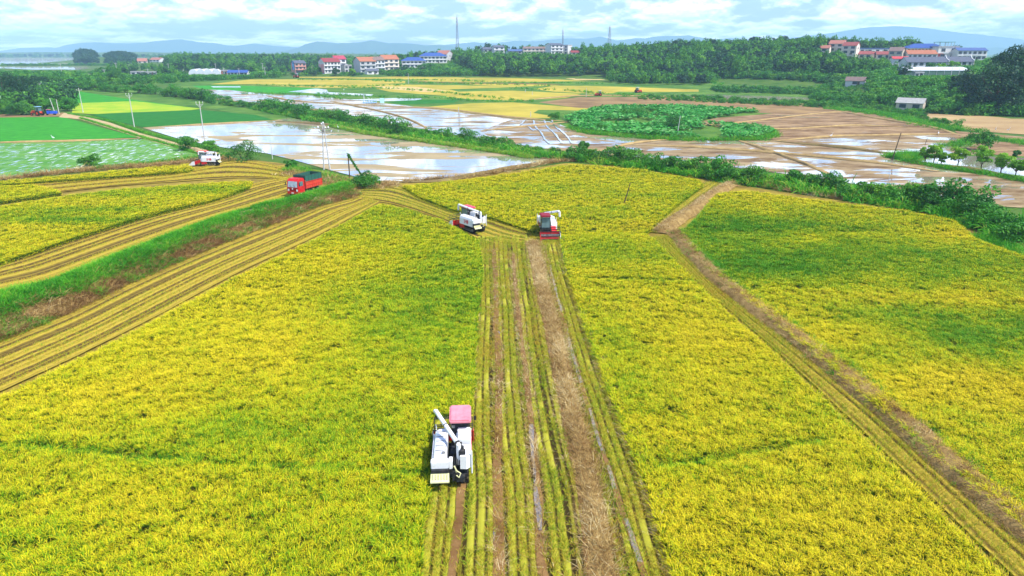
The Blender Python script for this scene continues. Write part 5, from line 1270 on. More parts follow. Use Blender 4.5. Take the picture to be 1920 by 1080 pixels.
    m = MB(); m.add([(-1.12, -2.5, 1.12), (-.12, -2.5, 1.12), (-.1, -2.86, .78), (-1.14, -2.86, .78), (-1.12, -2.5, 1.06), (-.12, -2.5, 1.06), (-.1, -2.86, .72), (-1.14, -2.86, .72)], [(0, 1, 2, 3), (4, 7, 6, 5), (0, 3, 7, 4), (1, 5, 6, 2), (3, 2, 6, 7), (0, 4, 5, 1)])
    for k in range(6): m.box((-1.0 + k * .16, -2.66, 1.0), (.02, .3, .14), rot=(R(43), 0, 0))
    m.build('straw_chute', palestraw_m, t)
    # grain tank and rear engine covers
    m = MB(); m.box((.72, -.15, 1.62), (.80, 1.25, 1.25), bev=.06); m.box((.72, -.28, 2.27), (.70, .8, .06), bev=.02); m.box((.30, -.2, 1.5), (.1, 1.0, .9))
    tank = m.build('grain_tank', white_p, t, smooth=True)
    m = MB(); m.box((.72, -.55, 2.31), (.5, .03, .03)); m.box((.72, .0, 2.31), (.5, .03, .03)); m.tube([(.36, -.85, 2.2), (.36, -.6, 2.36), (.52, -.6, 2.36)], .02, 6); m.build('tank_handle', steel_m, tank)
    m = MB(); m.prism([(.55, -1.0), (1.12, -1.0), (1.12, -2.0), (.85, -2.25), (.50, -2.2), (.62, -1.5)], 1.15, 1.95); m.build('rear_cover', white_p, t)
    m = MB(); m.box((.25, -1.15, 1.4), (.55, .8, .7)); m.box((.42, -1.45, 2.0), (.34, .5, .3), bev=.04); m.tube([(.30, -1.15, 1.9), (.30, -1.15, 2.32)], .13, 12); m.tube([(.62, -1.55, 1.9), (.62, -1.55, 2.2)], .10, 10)
    m.tube([(.55, -1.15, 2.15), (.55, -1.35, 2.3), (.50, -1.75, 2.2), (.6, -2.0, 1.95)], .06, 8); m.box((.62, -1.9, 2.02), (.36, .34, .28), bev=.03)
    for k in range(5): m.tube([(.1 + k * .1, -1.3, 1.75), (.15 + k * .1, -1.9 + k * .05, 1.6), (.2 + k * .08, -2.1, 1.3)], .022, 5)
    m.build('engine', dark_m, t)
    m = MB(); m.tube([(.22, .55, 1.6), (.22, .55, 2.2)], .03, 6); m.tube([(.10, .55, 2.22), (.10, .55, 2.40)], .16, 14); m.build('air_cleaner', steel_m, t)
    m = MB(); m.tube([(.28, -2.1, .75), (.28, -2.42, 1.2), (.18, -2.45, 1.5)], .05, 8); m.tube([(.3, -2.3, 1.1), (.52, -2.4, 1.0), (.42, -2.5, .8), (.28, -2.42, .9)], .035, 6); m.build('grain_pipe', palestraw_m, t)
    m = MB(); m.box((.5, -2.3, .65), (.5, .35, .35), bev=.03); m.box((.2, -2.25, .75), (.3, .3, .5)); m.build('counterweight', dark_m, t)
    # cab: four posts, roof, seat, glass
    m = MB()
    for x, y in ((.02, -.35 + .8), (.98, .45), (-.02, 1.75), (1.02, 1.75)): m.tube([(x, y, 1.0), (x, y, 2.72)], .035, 6)
    m.box((.5, 1.1, 1.0), (1.08, 1.4, .12)); m.box((.5, .44, 1.9), (1.0, .04, 1.7)); m.build('cab_frame', dark_m, t)
    if cabglass:
        m = MB(); m.box((.5, 1.80, 1.95), (.98, .03, 1.35), rot=(R(6), 0, 0)); m.box((1.04, 1.1, 1.95), (.03, 1.3, 1.3)); m.box((-.04, 1.1, 1.95), (.03, 1.3, 1.3)); m.build('cab_glass', glass_m, t)
        m = MB()
        for k in range(4): m.box((.16 + k * .22, 1.93, 2.66), (.15, .06, .09), bev=.01)
        m.build('work_lamp', lamp_m, t)
    m = MB(); m.box((.5, .85, 1.35), (.5, .5, .12), bev=.04); m.box((.5, .62, 1.65), (.48, .12, .6), bev=.04); m.tube([(.5, 1.5, 1.1), (.5, 1.35, 1.7)], .03, 6); m.build('seat', dark_m, t)
    m = MB(); m.prism([(-.12, .20), (-.06, .10), (1.06, .10), (1.14, .22), (1.14, 1.90), (1.02, 2.10), (0, 2.10), (-.14, 1.90)], 2.70, 2.80); m.prism([(-.02, .18), (1.02, .18), (1.06, 1.95), (-.06, 1.95)], 2.80, 2.86)
    cr = m.build('cab_roof', roof, t)
    m = MB(); m.box((.26, 1.1, 2.865), (.03, 1.35, .02)); m.box((.74, 1.1, 2.865), (.03, 1.35, .02)); m.build('roof_rib', roof, cr)
    m = MB(); m.tube([(1.08, 1.85, 1.9), (1.32, 2.0, 2.0)], .02, 6); m.box((1.36, 2.0, 1.95), (.14, .05, .3), bev=.02); m.build('mirror', dark_m, t)
    # unloading auger
    m = MB(); b0, b1, drop = auger; b0 = Vector(b0); b1 = Vector(b1)
    m.tube([(b0.x, b0.y, 1.2), tuple(b0 + Vector((0, 0, .02)))], .13, 12); m.tube([tuple(b0), tuple(b1)], .125, 14)
    d = (b1 - b0).normalized(); m.tube([tuple(b1 - d * .02), tuple(b1 + d * .10 - Vector((0, 0, .08))), tuple(b1 + d * .13 - Vector((0, 0, drop)))], [.125, .13, .115], 12)
    au = m.build('unloading_auger', white_p, t, smooth=True)
    m = MB(); m.tube([tuple(b0.lerp(b1, .02)), tuple(b0.lerp(b1, .06))], .16, 12); m.tube([tuple(b0.lerp(b1, .55)), tuple(b0.lerp(b1, .57))], .14, 12); m.build('auger_collar', dark_m, au)
    # feeder house and header
    m = MB(); m.add([(-.85, .95, 1.35), (-.25, .95, 1.35), (-.25, 2.25, .75), (-.85, 2.25, .75), (-.85, .95, .8), (-.25, .95, .8), (-.25, 2.25, .25), (-.85, 2.25, .25)], [(0, 1, 2, 3), (4, 7, 6, 5), (0, 3, 7, 4), (1, 5, 6, 2), (3, 2, 6, 7), (0, 4, 5, 1)]); m.build('feeder_house', red_p, t)
    m = MB(); x0, x1 = -1.18, 1.22
    m.box(((x0 + x1) / 2, 2.28, .62), (x1 - x0, .06, .62)); m.box(((x0 + x1) / 2, 2.68, .24), (x1 - x0, .8, .05))
    hd = m.build('header', red_p, t)
    m = MB(); m.tube([(x0, 2.55, .48), (x1, 2.55, .48)], .17, 14); 
    for k in range(14): m.box((x0 + .15 + k * .165, 2.55, .48), (.03, .40, .40), rot=(0, 0, R(14 if k < 7 else -14)))
    m.build('header_auger', steel_m, hd)
    m = MB(); m.box(((x0 + x1) / 2, 3.1, .2), (x1 - x0, .08, .03))
    for k in range(20): m.prism([(x0 + .06 + k * .12, 3.13), (x0 + .12 + k * .12, 3.13), (x0 + .09 + k * .12, 3.24)], .185, .21)
    m.build('cutter_bar', steel_m, hd)
    for x in (x0 - .03, x1 + .03):
        m = MB(); m.prism([(2.2, .15), (2.2, .95), (2.6, .9), (3.15, .45), (3.55, .12)], x - .03, x + .03, 'x'); dv = m.build('crop_divider', white_p if x < 0 else red_p, t)
    m = MB(); c = Vector((0, 2.95, reel_up + .25)); rr_ = .52
    m.tube([(x0, c.y, c.z), (x1, c.y, c.z)], .035, 8)
    for k in range(5):
        a = k * 2 * math.pi / 5 + .3; y, z = c.y + rr_ * math.cos(a), c.z + rr_ * math.sin(a); m.tube([(x0, y, z), (x1, y, z)], .024, 6)
        for x in (x0 + .02, 0, x1 - .02): m.tube([(x, c.y, c.z), (x, y, z)], .016, 5)
        for q in range(22): m.tube([(x0 + .06 + q * .107, y, z), (x0 + .06 + q * .107, y - .02, z - .17)], .006, 4)
    rl = m.build('reel', dark_m, t)
    m = MB(); m.tube([(x0 + .02, 2.25, .95), (x0 + .02, c.y, c.z)], .03, 6); m.tube([(x1 - .02, 2.25, .95), (x1 - .02, c.y, c.z)], .03, 6); m.tube([(x0, 2.05, 1.12), (.05, 2.05, 1.12)], .03, 6); m.tube([(x0, 1.72, 1.35), (.05, 1.72, 1.35)], .03, 6); m.tube([(x0, 1.72, 1.35), (x0, 2.2, .9)], .03, 6); m.build('reel_arm', dark_m, t)
    m = MB(); m.tube([(1.14, -2.1, .8), (1.14, -2.1, 2.2)], .045, 6); m.tube([(-.9, .6, 2.0), (-.95, .75, 2.3), (-.9, .9, 2.0)], .02, 5); m.build('guard_rod', white_p, t)
    if letters: text_mesh(letters, .52, letter_m, t, (-1.086, -.75, 1.3), (math.pi / 2, 0, -math.pi / 2))
    return t
hv = G(845, 905); hv = Vector((-3.32, 33.55, .12))
hvo = harvester(hv, R(3.5), 'white harvester with faded pink cab roof nearest the camera, seen from behind', pink_p, ((.42, -1.75, 2.42), (-.92, 1.0, 3.05), .12), cabglass=False); hvo.scale = (.95,) * 3
harvester(G(881, 432) + Vector((0, 0, .12)), R(38), 'white harvester with red roof and red characters on its side, driving away', rose_p, ((.35, -2.0, 2.55), (-.28, 2.0, 3.0), .75), letters='沃得')
harvester(G(1027, 441) + Vector((0, 0, .12)), R(184), 'harvester with tinted cab and raised red header facing the camera', mat('maroon_roof', (.24, .02, .03), .5), ((.42, -1.4, 2.4), (-1.35, .1, 3.0), .75), reel_up=.85)
harvester(G(391, 311) + Vector((0, 0, .12)), R(88), 'red and white harvester seen from its left side at the far left stubble', red_p, ((.35, -1.7, 2.55), (-.2, 1.5, 2.75), .6), letters='沃得')

# --- red tipper truck
def truck(loc, rz):
    t = empty('dump_truck', loc, rz, 'red dump truck with green mesh sides on its bed parked on the grassy bank', 'truck')
    m = MB(); m.box((0, .0, .78), (.9, 6.4, .2)); m.box((.6, .6, .7), (.5, .9, .4), bev=.04); m.box((-.6, .6, .7), (.5, .7, .4), bev=.04); m.build('chassis', dark_m, t)
    # cab
    m = MB(); m.prism([(1.75, .62), (3.55, .62), (3.62, 1.35), (3.42, 2.25), (3.2, 2.42), (1.75, 2.42)], -1.08, 1.08, 'x')
    cab = m.build('cab', red_p, t)
    m = MB(); m.prism([(1.7, 2.42), (3.2, 2.42), (3.05, 2.56), (1.8, 2.56)], -1.02, 1.02, 'x'); m.build('cab_top', red_p, cab)
    m = MB(); m.add([(-.92, 3.615, 1.42), (.92, 3.615, 1.42), (.88, 3.435, 2.22), (-.88, 3.435, 2.22)], [(0, 1, 2, 3)]); m.v = [(x, y + .012, z) for x, y, z in m.v]; ws = m.build('windscreen', mat('windscreen', (.28, .33, .36), .08, vs=1.5, c2=(.5, .55, .55), spec=.8), t)
    m = MB(); m.tube([(-.5, 3.64, 1.45), (-.2, 3.58, 1.75)], .015, 5); m.tube([(.2, 3.64, 1.45), (.5, 3.58, 1.75)], .015, 5); m.build('wiper', dark_m, ws)
    for s_ in (-1, 1):
        m = MB(); m.box((s_ * 1.09, 2.65, 1.86), (.02, .95, .62)); m.build('side_window', glass_m, t)
        m = MB(); m.prism([(2.1, .7), (3.2, .7), (3.25, 1.5), (2.1, 1.5)], s_ * 1.085 - .012, s_ * 1.085 + .012, 'x'); d = m.build('door', red_p, t)
        m = MB(); m.box((s_ * 1.115, 2.25, 1.38), (.03, .18, .05)); m.build('handle', dark_m, d)
        m = MB(); m.box((s_ * .82, 3.6, 1.0), (.30, .10, .30), bev=.04); m.build('headlight', lamp_m, t)
        m = MB(); m.tube([(s_ * 1.08, 3.4, 2.2), (s_ * 1.32, 3.55, 2.15), (s_ * 1.32, 3.55, 1.6)], .02, 6); m.box((s_ * 1.34, 3.56, 1.85), (.18, .06, .45), bev=.02); m.build('mirror', dark_m, t)
    m = MB(); m.box((0, 3.62, .62), (2.16, .16, .32), bev=.04); m.build('bumper', red_p, t)
    m = MB(); m.box((0, 3.61, 1.05), (1.2, .05, .22)); m.box((0, 3.62, 1.3), (1.7, .04, .05)); m.build('grille', mat('deep_red_grille', (.30, .01, .012), .5), t)
    m = MB(); m.tube([(0, 3.625, 1.2), (0, 3.66, 1.2)], .12, 16); m.build('emblem', lamp_m, t)
    m = MB(); m.box((0, 3.71, .64), (.46, .02, .16)); m.build('number_plate', lamp_m, t)
    m = MB(); m.box((0, 3.64, .36), (.7, .1, .16)); m.build('tow_plate', dark_m, t)
    # bed
    m = MB(); y0, y1, z0, z1 = -3.3, 1.55, 1.05, 1.95
    m.box((0, (y0 + y1) / 2, z0), (2.3, y1 - y0, .10))
    for s_ in (-1, 1): m.box((s_ * 1.15, (y0 + y1) / 2, (z0 + z1) / 2), (.06, y1 - y0, z1 - z0))
    m.box((0, y1, 1.6), (2.36, .06, 1.25)); m.box((0, y0, (z0 + z1) / 2), (2.36, .06, z1 - z0))
    bed = m.build('bed', mat('orange_red_paint', (0.55, 0.04, 0.025), .5, vs=2, c2=(.66, .10, .05), dirt=.4), t)
    m = MB()
    for s_ in (-1, 1):
        for k in range(9): m.box((s_ * 1.19, y0 + .1 + k * (y1 - y0 - .2) / 8, (z0 + z1) / 2), (.05, .07, z1 - z0 + .02))
        m.box((s_ * 1.20, (y0 + y1) / 2, z1), (.06, y1 - y0, .07)); m.box((s_ * 1.2, (y0 + y1) / 2, 1.5), (.05, y1 - y0, .05))
    m.build('bed_rib', red_p, bed)
    net = bpy.data.materials.new('green_mesh'); net.use_nodes = True; N, L = net.node_tree.nodes, net.node_tree.links; b = N['Principled BSDF']; b.inputs['Base Color'].default_value = (.015, .11, .075, 1); b.inputs['Roughness'].default_value = .8; b.inputs['Alpha'].default_value = .86
    m = MB()
    for s_ in (-1, 1): m.box((s_ * 1.14, (y0 + y1) / 2, z1 + .45), (.015, y1 - y0, .82))
    m.box((0, y1 - .02, z1 + .45), (2.25, .015, .82)); m.box((0, y0 + .02, z1 + .45), (2.25, .015, .82)); m.build('mesh_side', net, t)
    m = MB()
    for s_ in (-1, 1):
        for k in range(6): yy = y0 + .03 + k * (y1 - y0 - .06) / 5; m.tube([(s_ * 1.15, yy, z1), (s_ * 1.15, yy, z1 + .9)], .022, 5)
        m.tube([(s_ * 1.15, y0, z1 + .9), (s_ * 1.15, y1, z1 + .9)], .02, 5)
    m.tube([(-1.15, y1, z1 + .9), (1.15, y1, z1 + .9)], .02, 5); m.tube([(-1.15, y0, z1 + .9), (1.15, y0, z1 + .9)], .02, 5); m.tube([(0, y1, z1), (0, y1, z1 + .9)], .022, 5); m.build('mesh_frame', dark_m, t)
    def wheel(x, y, w=.28):
        m = MB(); m.tube([(x - w / 2, y, .5), (x - w / 2 + .05, y, .5), (x + w / 2 - .05, y, .5), (x + w / 2, y, .5)], [.44, .5, .5, .44], 20); ty = m.build('wheel', rub_m, t, smooth=True)
        m = MB(); m.tube([(x - w / 2 - .012, y, .5), (x + w / 2 + .012, y, .5)], .27, 16); m.build('rim', mat('dusty_rim', (.42, .38, .28), .7, var=.2), ty)
    for s_ in (-1, 1): wheel(s_ * .92, 2.75); wheel(s_ * .9, -1.95, .5)
    m = MB()
    for s_ in (-1, 1): m.box((s_ * .92, -1.95, 1.04), (.55, 1.25, .04)); m.box((s_ * .92, 2.75, 1.04), (.3, 1.2, .04)); m.box((s_ * 1.0, .4, .62), (.05, 2.2, .3))
    m.build('mudguard', dark_m, t)
    return t
tg = G(571, 366); tk = truck(tg + Vector((0.2, 0.3, .15)), R(157)); tk.scale = (1.0, .86, 1.14)

# --- small tractor (far) and blue cart
org_p = mat('orange_paint', (0.62, 0.07, 0.03), .5, var=.15, dirt=.3); blu_p = mat('blue_paint', (0.03, 0.10, 0.55), .5, var=.15); cyan_p = mat('pale_blue_paint', (0.30, 0.52, 0.70), .5, var=.1)
def tractor(loc, rz, label, s=1.0):
    t = empty('tractor', loc, rz, label, 'tractor'); t.scale = (s,) * 3
    m = MB(); m.box((0, 1.05, 1.05), (.75, 1.7, .75), bev=.08); m.box((0, .2, .8), (.6, 1.2, .5)); m.build('bonnet', org_p, t)
    m = MB(); m.box((0, -.45, 1.0), (1.3, 1.2, .5), bev=.05); m.box((0, 1.95, .8), (1.1, .3, .6), bev=.05); m.build('body', org_p, t)
    for x, y in ((-.6, -1.0), (.6, -1.0), (-.6, .2), (.6, .2)): m = MB(); m.tube([(x, y, 1.2), (x, y, 2.5)], .04, 6); m.build('post', dark_m, t)
    m = MB(); m.box((0, -.4, 2.56), (1.5, 1.5, .12), bev=.05); m.build('canopy', cyan_p, t)
    m = MB(); m.box((0, -.5, 1.75), (1.1, .9, .9)); m.build('cab_glass', glass_m, t)
    for x in (-.75, .75):
        m = MB(); m.tube([(x - .18, -.7, .75), (x + .18, -.7, .75)], .75, 20); w = m.build('wheel', rub_m, t); m = MB(); m.tube([(x - .2, -.7, .75), (x + .2, -.7, .75)], .38, 14); m.build('rim', org_p, w)
        m = MB(); m.tube([(x - .12, 1.45, .45), (x + .12, 1.45, .45)], .45, 16); w = m.build('wheel', rub_m, t); m = MB(); m.tube([(x - .14, 1.45, .45), (x + .14, 1.45, .45)], .2, 12); m.build('rim', org_p, w)
    return t
tractor(G(72, 217), R(75), 'orange tractor with blue canopy parked by the bushes at the left edge', 1.25)
tractor(G(1196, 174), R(-60), 'reddish tractor working on the far side of the yellow field', 1.1)
tractor(G(1123, 180), R(85), 'dark small tractor standing at the end of the far field track', 1.0)
tractor(G(556, 146), R(60), 'far tractor with brown load at the edge of the first yellow field', 1.2)
def cart(loc, rz, label):
    t = empty('cargo_tricycle', loc, rz, label, 'tricycle')
    m = MB(); m.box((0, -.8, 1.0), (1.5, 2.2, .9), bev=.05); m.build('cargo_box', blu_p, t)
    m = MB(); m.box((0, .9, 1.1), (1.2, 1.0, 1.2), bev=.12); m.build('cab', blu_p, t)
    m = MB(); m.box((0, .75, 2.0), (1.4, 1.5, .1), bev=.04); m.build('canopy', pink_p, t)
    m = MB(); m.box((0, 1.35, 1.45), (1.0, .1, .5)); m.build('windscreen', glass_m, t)
    for x, y in ((-.65, -1), (.65, -1), (0, 1.3)): m = MB(); m.tube([(x - .1, y, .35), (x + .1, y, .35)], .35, 14); m.build('wheel', rub_m, t)
    return t
cart(G(97, 216), R(110), 'blue cargo tricycle with pink canopy right of the orange tractor')
# floating pump rig in the paddy
pr = empty('pump_station', G(702, 194), R(10), 'pale blue pump platform with white tank beside the narrow pond', 'pump platform')
m = MB(); m.box((-2, 0, .5), (6, 2.2, .25)); 
for k in range(6): m.tube([(-4.6 + k * 1.1, -.9, 0), (-4.6 + k * 1.1, -.9, 1.5)], .08, 6); m.tube([(-4.6 + k * 1.1, .9, 0), (-4.6 + k * 1.1, .9, 1.5)], .08, 6)
m.box((-2, -.9, 1.45), (6, .08, .1)); m.box((-2, .9, 1.45), (6, .08, .1)); m.build('platform', cyan_p, pr)
m = MB(); m.box((3.4, 0, 1.1), (1.9, 1.8, 2.2), bev=.1); m.build('tank', mat('aqua_tank', (.45, .75, .72), .4), pr)
m = MB(); m.tube([(-4.4, 0, .5), (-4.4, 0, 3.6)], .14, 8); m.tube([(-2.2, 0, .5), (-2.2, 0, 2.2), (-2.8, 0, 2.5)], .09, 8); m.tube([(-1, 0, .5), (-1, 0, 2.3)], .09, 8); m.build('pipe', white_p, pr)

# ================================================================ poles and masts
pole_m = mat('concrete_pole', (0.50, 0.49, 0.46), .8, vs=3, var=.12); wood_pole = mat('wooden_pole', (0.10, 0.075, 0.05), .9, vs=4); ins_m = mat('insulator', (.75, .75, .72), .3)
def pole(px, base, top, label, style='cross', rz=.3, lean=(0, 0), group=None, mt=None, r0=.17):
    g = G(px, base); h = AT(px, top, g.y).z - g.z
    t = empty('utility_pole', g, rz, label, 'pole', group)
    m = MB(); m.tube([(0, 0, -.3), (lean[0], lean[1], h)], [r0, r0 * .6], 8); m.build('post', mt or pole_m, t)
    lx, ly = lean
    if style in ('cross', 'vee'):
        m = MB()
        if style == 'cross': m.box((lx, ly, h - .55), (1.9, .10, .10)); 
        else:
            m.tube([(0, 0, h - 1.3), (.9, 0, h - .35), (.95, 0, h)], .05, 5); m.tube([(0, 0, h - 1.3), (-.9, 0, h - .35), (-.95, 0, h)], .05, 5); m.box((0, 0, h - .55), (1.7, .08, .08))
        cb = m.build('crossarm', pole_m, t)
        for x in (-.85, 0, .85):
            m = MB(); z = h - .5 if style == 'cross' and x else (h if x == 0 else h - .05); m.tube([(x + lx, ly, z), (x + lx, ly, z + .28)], [.07, .05], 8); m.build('insulator', ins_m, cb)
    return t
pole(252, 238, 176, 'concrete pole at the end of the dirt track, tallest on the left paddies', 'vee', .1)
pole(156, 211, 166, 'concrete pole standing in the turning rice left of the dirt track', 'cross', .4)
pole(79, 181, 154, 'concrete pole in front of the dark trees at the left end of the green paddies', 'vee', .2)
pole(383, 258, 192, 'concrete pole with forked arms standing in the left end of the flooded paddy', 'vee', .1)
pole(104, 214, 184, 'short concrete pole leaning over the blue tricycle', 'plain', .1, (-.9, 0))
pole(111, 214, 186, 'thin pole just right of the leaning pole by the tricycle', 'plain')
pole(2, 206, 181, 'white pole with arms cut by the left edge', 'vee', .3)
for px, b, t_, lab in [(117, 142, 119, 'far roadside pole above the left lake'), (221, 144, 118, 'far pole leaning beside the tall pale green tree'), (198, 150, 130, 'far pole left of the pale green tree'),
                      (279, 146, 129, 'far pole in front of the white farm shed'), (318, 141, 119, 'far pole halfway between the sheds and the greenhouse tunnels'), (345, 141, 129, 'short far pole left of the greenhouse tunnels'),
                      (401, 143, 129, 'far pole in front of the greenhouse tunnels'), (406, 138, 119, 'far pole behind the greenhouse tunnels'), (421, 143, 127, 'far pole beside the low brick shed'), (449, 143, 128, 'far pole in front of the blue roofed shed'),
                      (494, 141, 118, 'left pole of the far pair beside the road bend'), (498, 146, 126, 'right pole of the far pair beside the road bend'), (586, 137, 123, 'far pole between the poster house and the mural house'),
                      (766, 157, 137, 'thin pole in front of the scrub below the school'), (916, 135, 121, 'thin pole against the bamboo wood'), (692, 176, 168, 'low pole by the pond'),
                      (1099, 181, 165, 'white pole beside the far brown field'), (860, 211, 201, 'short white post at the rim of the light paddy'), (985, 173, 166, 'short post on the bund among the yellow fields'), (998, 178, 171, 'short post nearer on the same bund among the yellow fields'),
                      (995, 219, 209, 'short post above the water filled ruts'), (1797, 142, 126, 'left pole of the pair in front of the greenhouse'), (1783, 141, 124, 'right pole of the pair in front of the greenhouse')]:
    if lab == 'low pole by the pond': continue
    st = 'cross' if (b - t_) > 14 and px < 520 else 'plain'
    if px in (1797, 1783): 
        g = AT(px, b, 395); t = empty('utility_pole', g, 0, lab.replace('left', 'RIGHT').replace('right', 'left').replace('RIGHT', 'right') if True else lab, 'pole'); m = MB(); m.tube([(0, 0, -2), (0, 0, AT(px, t_, 395).z - g.z)], [.15, .1], 6); m.build('post', pole_m, t)
    else: pole(px, b, t_, lab, st, .2, r0=.15 if b > 150 else .2)
pole(511, 298, 268, 'thin grey post at the left edge of the flooded paddy', 'plain', r0=.09)
pole(1270, 252, 217, 'pale pole standing in the lotus pond', 'plain', r0=.12, lean=(.5, 0))
pole(1672, 301, 249, 'dark wooden pole leaning right at the corner of the willow pond', 'plain', 0, (.95, 0), mt=wood_pole, r0=.13)
pole(1665, 345, 318, 'thin pale pole in the wet paddy before the willow pond', 'plain', r0=.05)
pole(1734, 272, 259, 'short dark stick on the dry paddy behind the willows', 'plain', 0, (.3, 0), mt=wood_pole, r0=.08)
pole(1167, 389, 343, 'dark wooden post leaning right in the middle yellow field', 'plain', 0, (1.0, .1), mt=wood_pole, r0=.10)
# double pole with transformer gear
g = G(613, 318); h = AT(612, 232, g.y).z - g.z
t = empty('transformer_pole', g, 0, 'tall double legged pole with switch gear at the near edge of the flooded paddy', 'pole')
for s_ in (-1, 1): m = MB(); m.tube([(s_ * .62, 0, -.3), (s_ * .12, 0, h)], [.15, .10], 8); m.build('leg', pole_m, t)
m = MB(); m.box((0, 0, h - .9), (2.3, .1, .12)); m.box((0, .0, h - 1.6), (1.7, .1, .10)); m.box((0, 0, h - .1), (.9, .08, .1)); ca = m.build('crossarm', steel_m, t)
for x, z in ((-1.05, h - .65), (-.9, h - 1.3), (.95, h - .7), (.4, h - .75), (0, h + .15), (-.3, h - .05)): m = MB(); m.tube([(x, 0, z - .15), (x, 0, z), (x, 0, z + .22)], [.08, .17, .1], 8); m.build('insulator', ins_m, ca)
m = MB(); m.box((-.1, -.15, h - 1.25), (.5, .3, .4), bev=.04); m.build('switch_box', steel_m, t)
# creeper pole
g = G(656, 335); h = AT(655, 289, g.y).z - g.z; g2 = G(690, 350)
t = empty('creeper_pole', g, 0, 'dark post with creeper covered stay leaning down to the bush', 'pole')
m = MB(); m.tube([(0, 0, -.2), (0, 0, h)], .11, 7); m.build('post', wood_pole, t)
m = MB(); e = Vector((g2.x - g.x, g2.y - g.y, .6)); m.tube([(0, 0, h)] + [tuple(Vector((0, 0, h)).lerp(e, q) + Vector((0, 0, -.25 * math.sin(q * 3.14)))) for q in (.25, .5, .75, 1)], .05, 6); m.build('stay', wood_pole, t)
r = np.random.default_rng(5); n = 900; q = r.uniform(0, 1, n) ** 1.2; P = np.stack([e.x * q, e.y * q, h + (.6 - h) * q - .25 * np.sin(q * 3.14)], 1) + r.normal(0, .07, (n, 3)) * (1.6 - 1.1 * q)[:, None]
a = r.normal(0, .07, (n, 3)); b_ = r.normal(0, .07, (n, 3)); me = fast_mesh('creeper', np.stack([P - a, P + b_, P + a, P - b_], 1).reshape(-1, 3), np.arange(n * 4).reshape(-1, 4)); at = me.attributes.new('t', 'FLOAT', 'POINT'); at.data.foreach_set('value', r.uniform(0, .6, n * 4).astype(np.float32)); me.materials.append(LEAF); link_mesh('creeper', me, t)
# lattice masts
mast_m = mat('galvanised_mast', (0.34, 0.38, 0.42), .6, metal=.3, var=.1)
mast_lab = ['tallest lattice mast rising over the left part of the wood', 'slender lattice mast behind the white three storey building', 'lattice mast right of the slender one above the wood', 'lattice mast at the right edge behind the dark trees']
for (px, br, Y, tr_), lab in zip(MASTS, mast_lab):
    x, y = XY(px, Y); z0 = float(height(x, y)); h = AT(px, tr_, Y).z - z0; w = {859: 3.4, 1054: 1.8, 1140: 5.0, 1910: 2.2}[px]
    t = empty('lattice_mast', (x, y, z0), R(20), lab, 'lattice mast')
    m = MB(); wd = lambda q: w * (1 - .8 * q)
    for sx, sy in ((1, 1), (1, -1), (-1, 1), (-1, -1)): m.tube([(sx * w / 2, sy * w / 2, 0), (sx * wd(1) / 2, sy * wd(1) / 2, h * .94)], .14, 4)
    m.build('leg', mast_m, t)
    m = MB(); n = 16
    for k in range(n):
        q0, q1 = k / n * .94, (k + 1) / n * .94; a, b_ = wd(q0) / 2, wd(q1) / 2
        for c0, c1 in (((1, 1), (1, -1)), ((1, -1), (-1, -1)), ((-1, -1), (-1, 1)), ((-1, 1), (1, 1))):
            m.tube([(c0[0] * a, c0[1] * a, q0 * h), (c1[0] * b_, c1[1] * b_, q1 * h)], .07, 3); m.tube([(c1[0] * a, c1[1] * a, q0 * h), (c0[0] * b_, c0[1] * b_, q1 * h)], .07, 3); m.tube([(c0[0] * b_, c0[1] * b_, q1 * h), (c1[0] * b_, c1[1] * b_, q1 * h)], .06, 3)
    m.build('bracing', mast_m, t)
    m = MB()
    for z in (.80, .88, .93):
        for k in range(3): a = k * 2.09; m.box((math.cos(a) * 1.0, math.sin(a) * 1.0, h * z), (.3, .3, 2.0))
        m.tube([(0, 0, h * z - 1.1), (0, 0, h * z - .95)], 1.1, 12)
    m.build('antenna', ins_m, t)
    m = MB(); m.tube([(0, 0, h * .9), (0, 0, h)], .10, 5); m.build('tip_rod', mast_m, t)
# egrets on the wet ground
eg = None
for i, (px, py) in enumerate([(1558, 258), (1759, 253), (634, 242), (100, 262), (1866, 246), (1890, 247), (636, 183), (645, 170)]):
    lab = ['white egret standing on the bund between two wet brown paddies', 'white egret at the right end of the dry paddy bund', 'white egret over the flooded paddy edge beside the transformer pole', 'white egret on the bund between the left green paddies',
           'left of two white egrets on the pale field by the wide green bush', 'right of two white egrets on the pale field by the wide green bush', 'white egret by the small far pond', 'white egret in the far green paddy'][i]
    if i in (6,): continue
    g = G(px, py)
    m = MB(); 
    m.tube([(-.42, 0, .42), (-.2, 0, .5), (.05, 0, .58), (.2, 0, .68), (.22, 0, .86), (.14, 0, 1.0), (.22, 0, 1.1), (.34, 0, 1.1), (.5, 0, 1.07)], [.02, .12, .15, .09, .045, .035, .05, .03, .008], 8)
    m.tube([(0, .05, .5), (.02, .05, 0)], .015, 4); m.tube([(0, -.05, .5), (.05, -.05, 0)], .015, 4)
    o = m.build('egret', ins_m, None, smooth=True); o.location = g; o.rotation_euler = (0, 0, i * 1.1); o.scale = (1.1,) * 3
    tag(o, lab, 'bird', 'white egrets scattered over the wet fields')
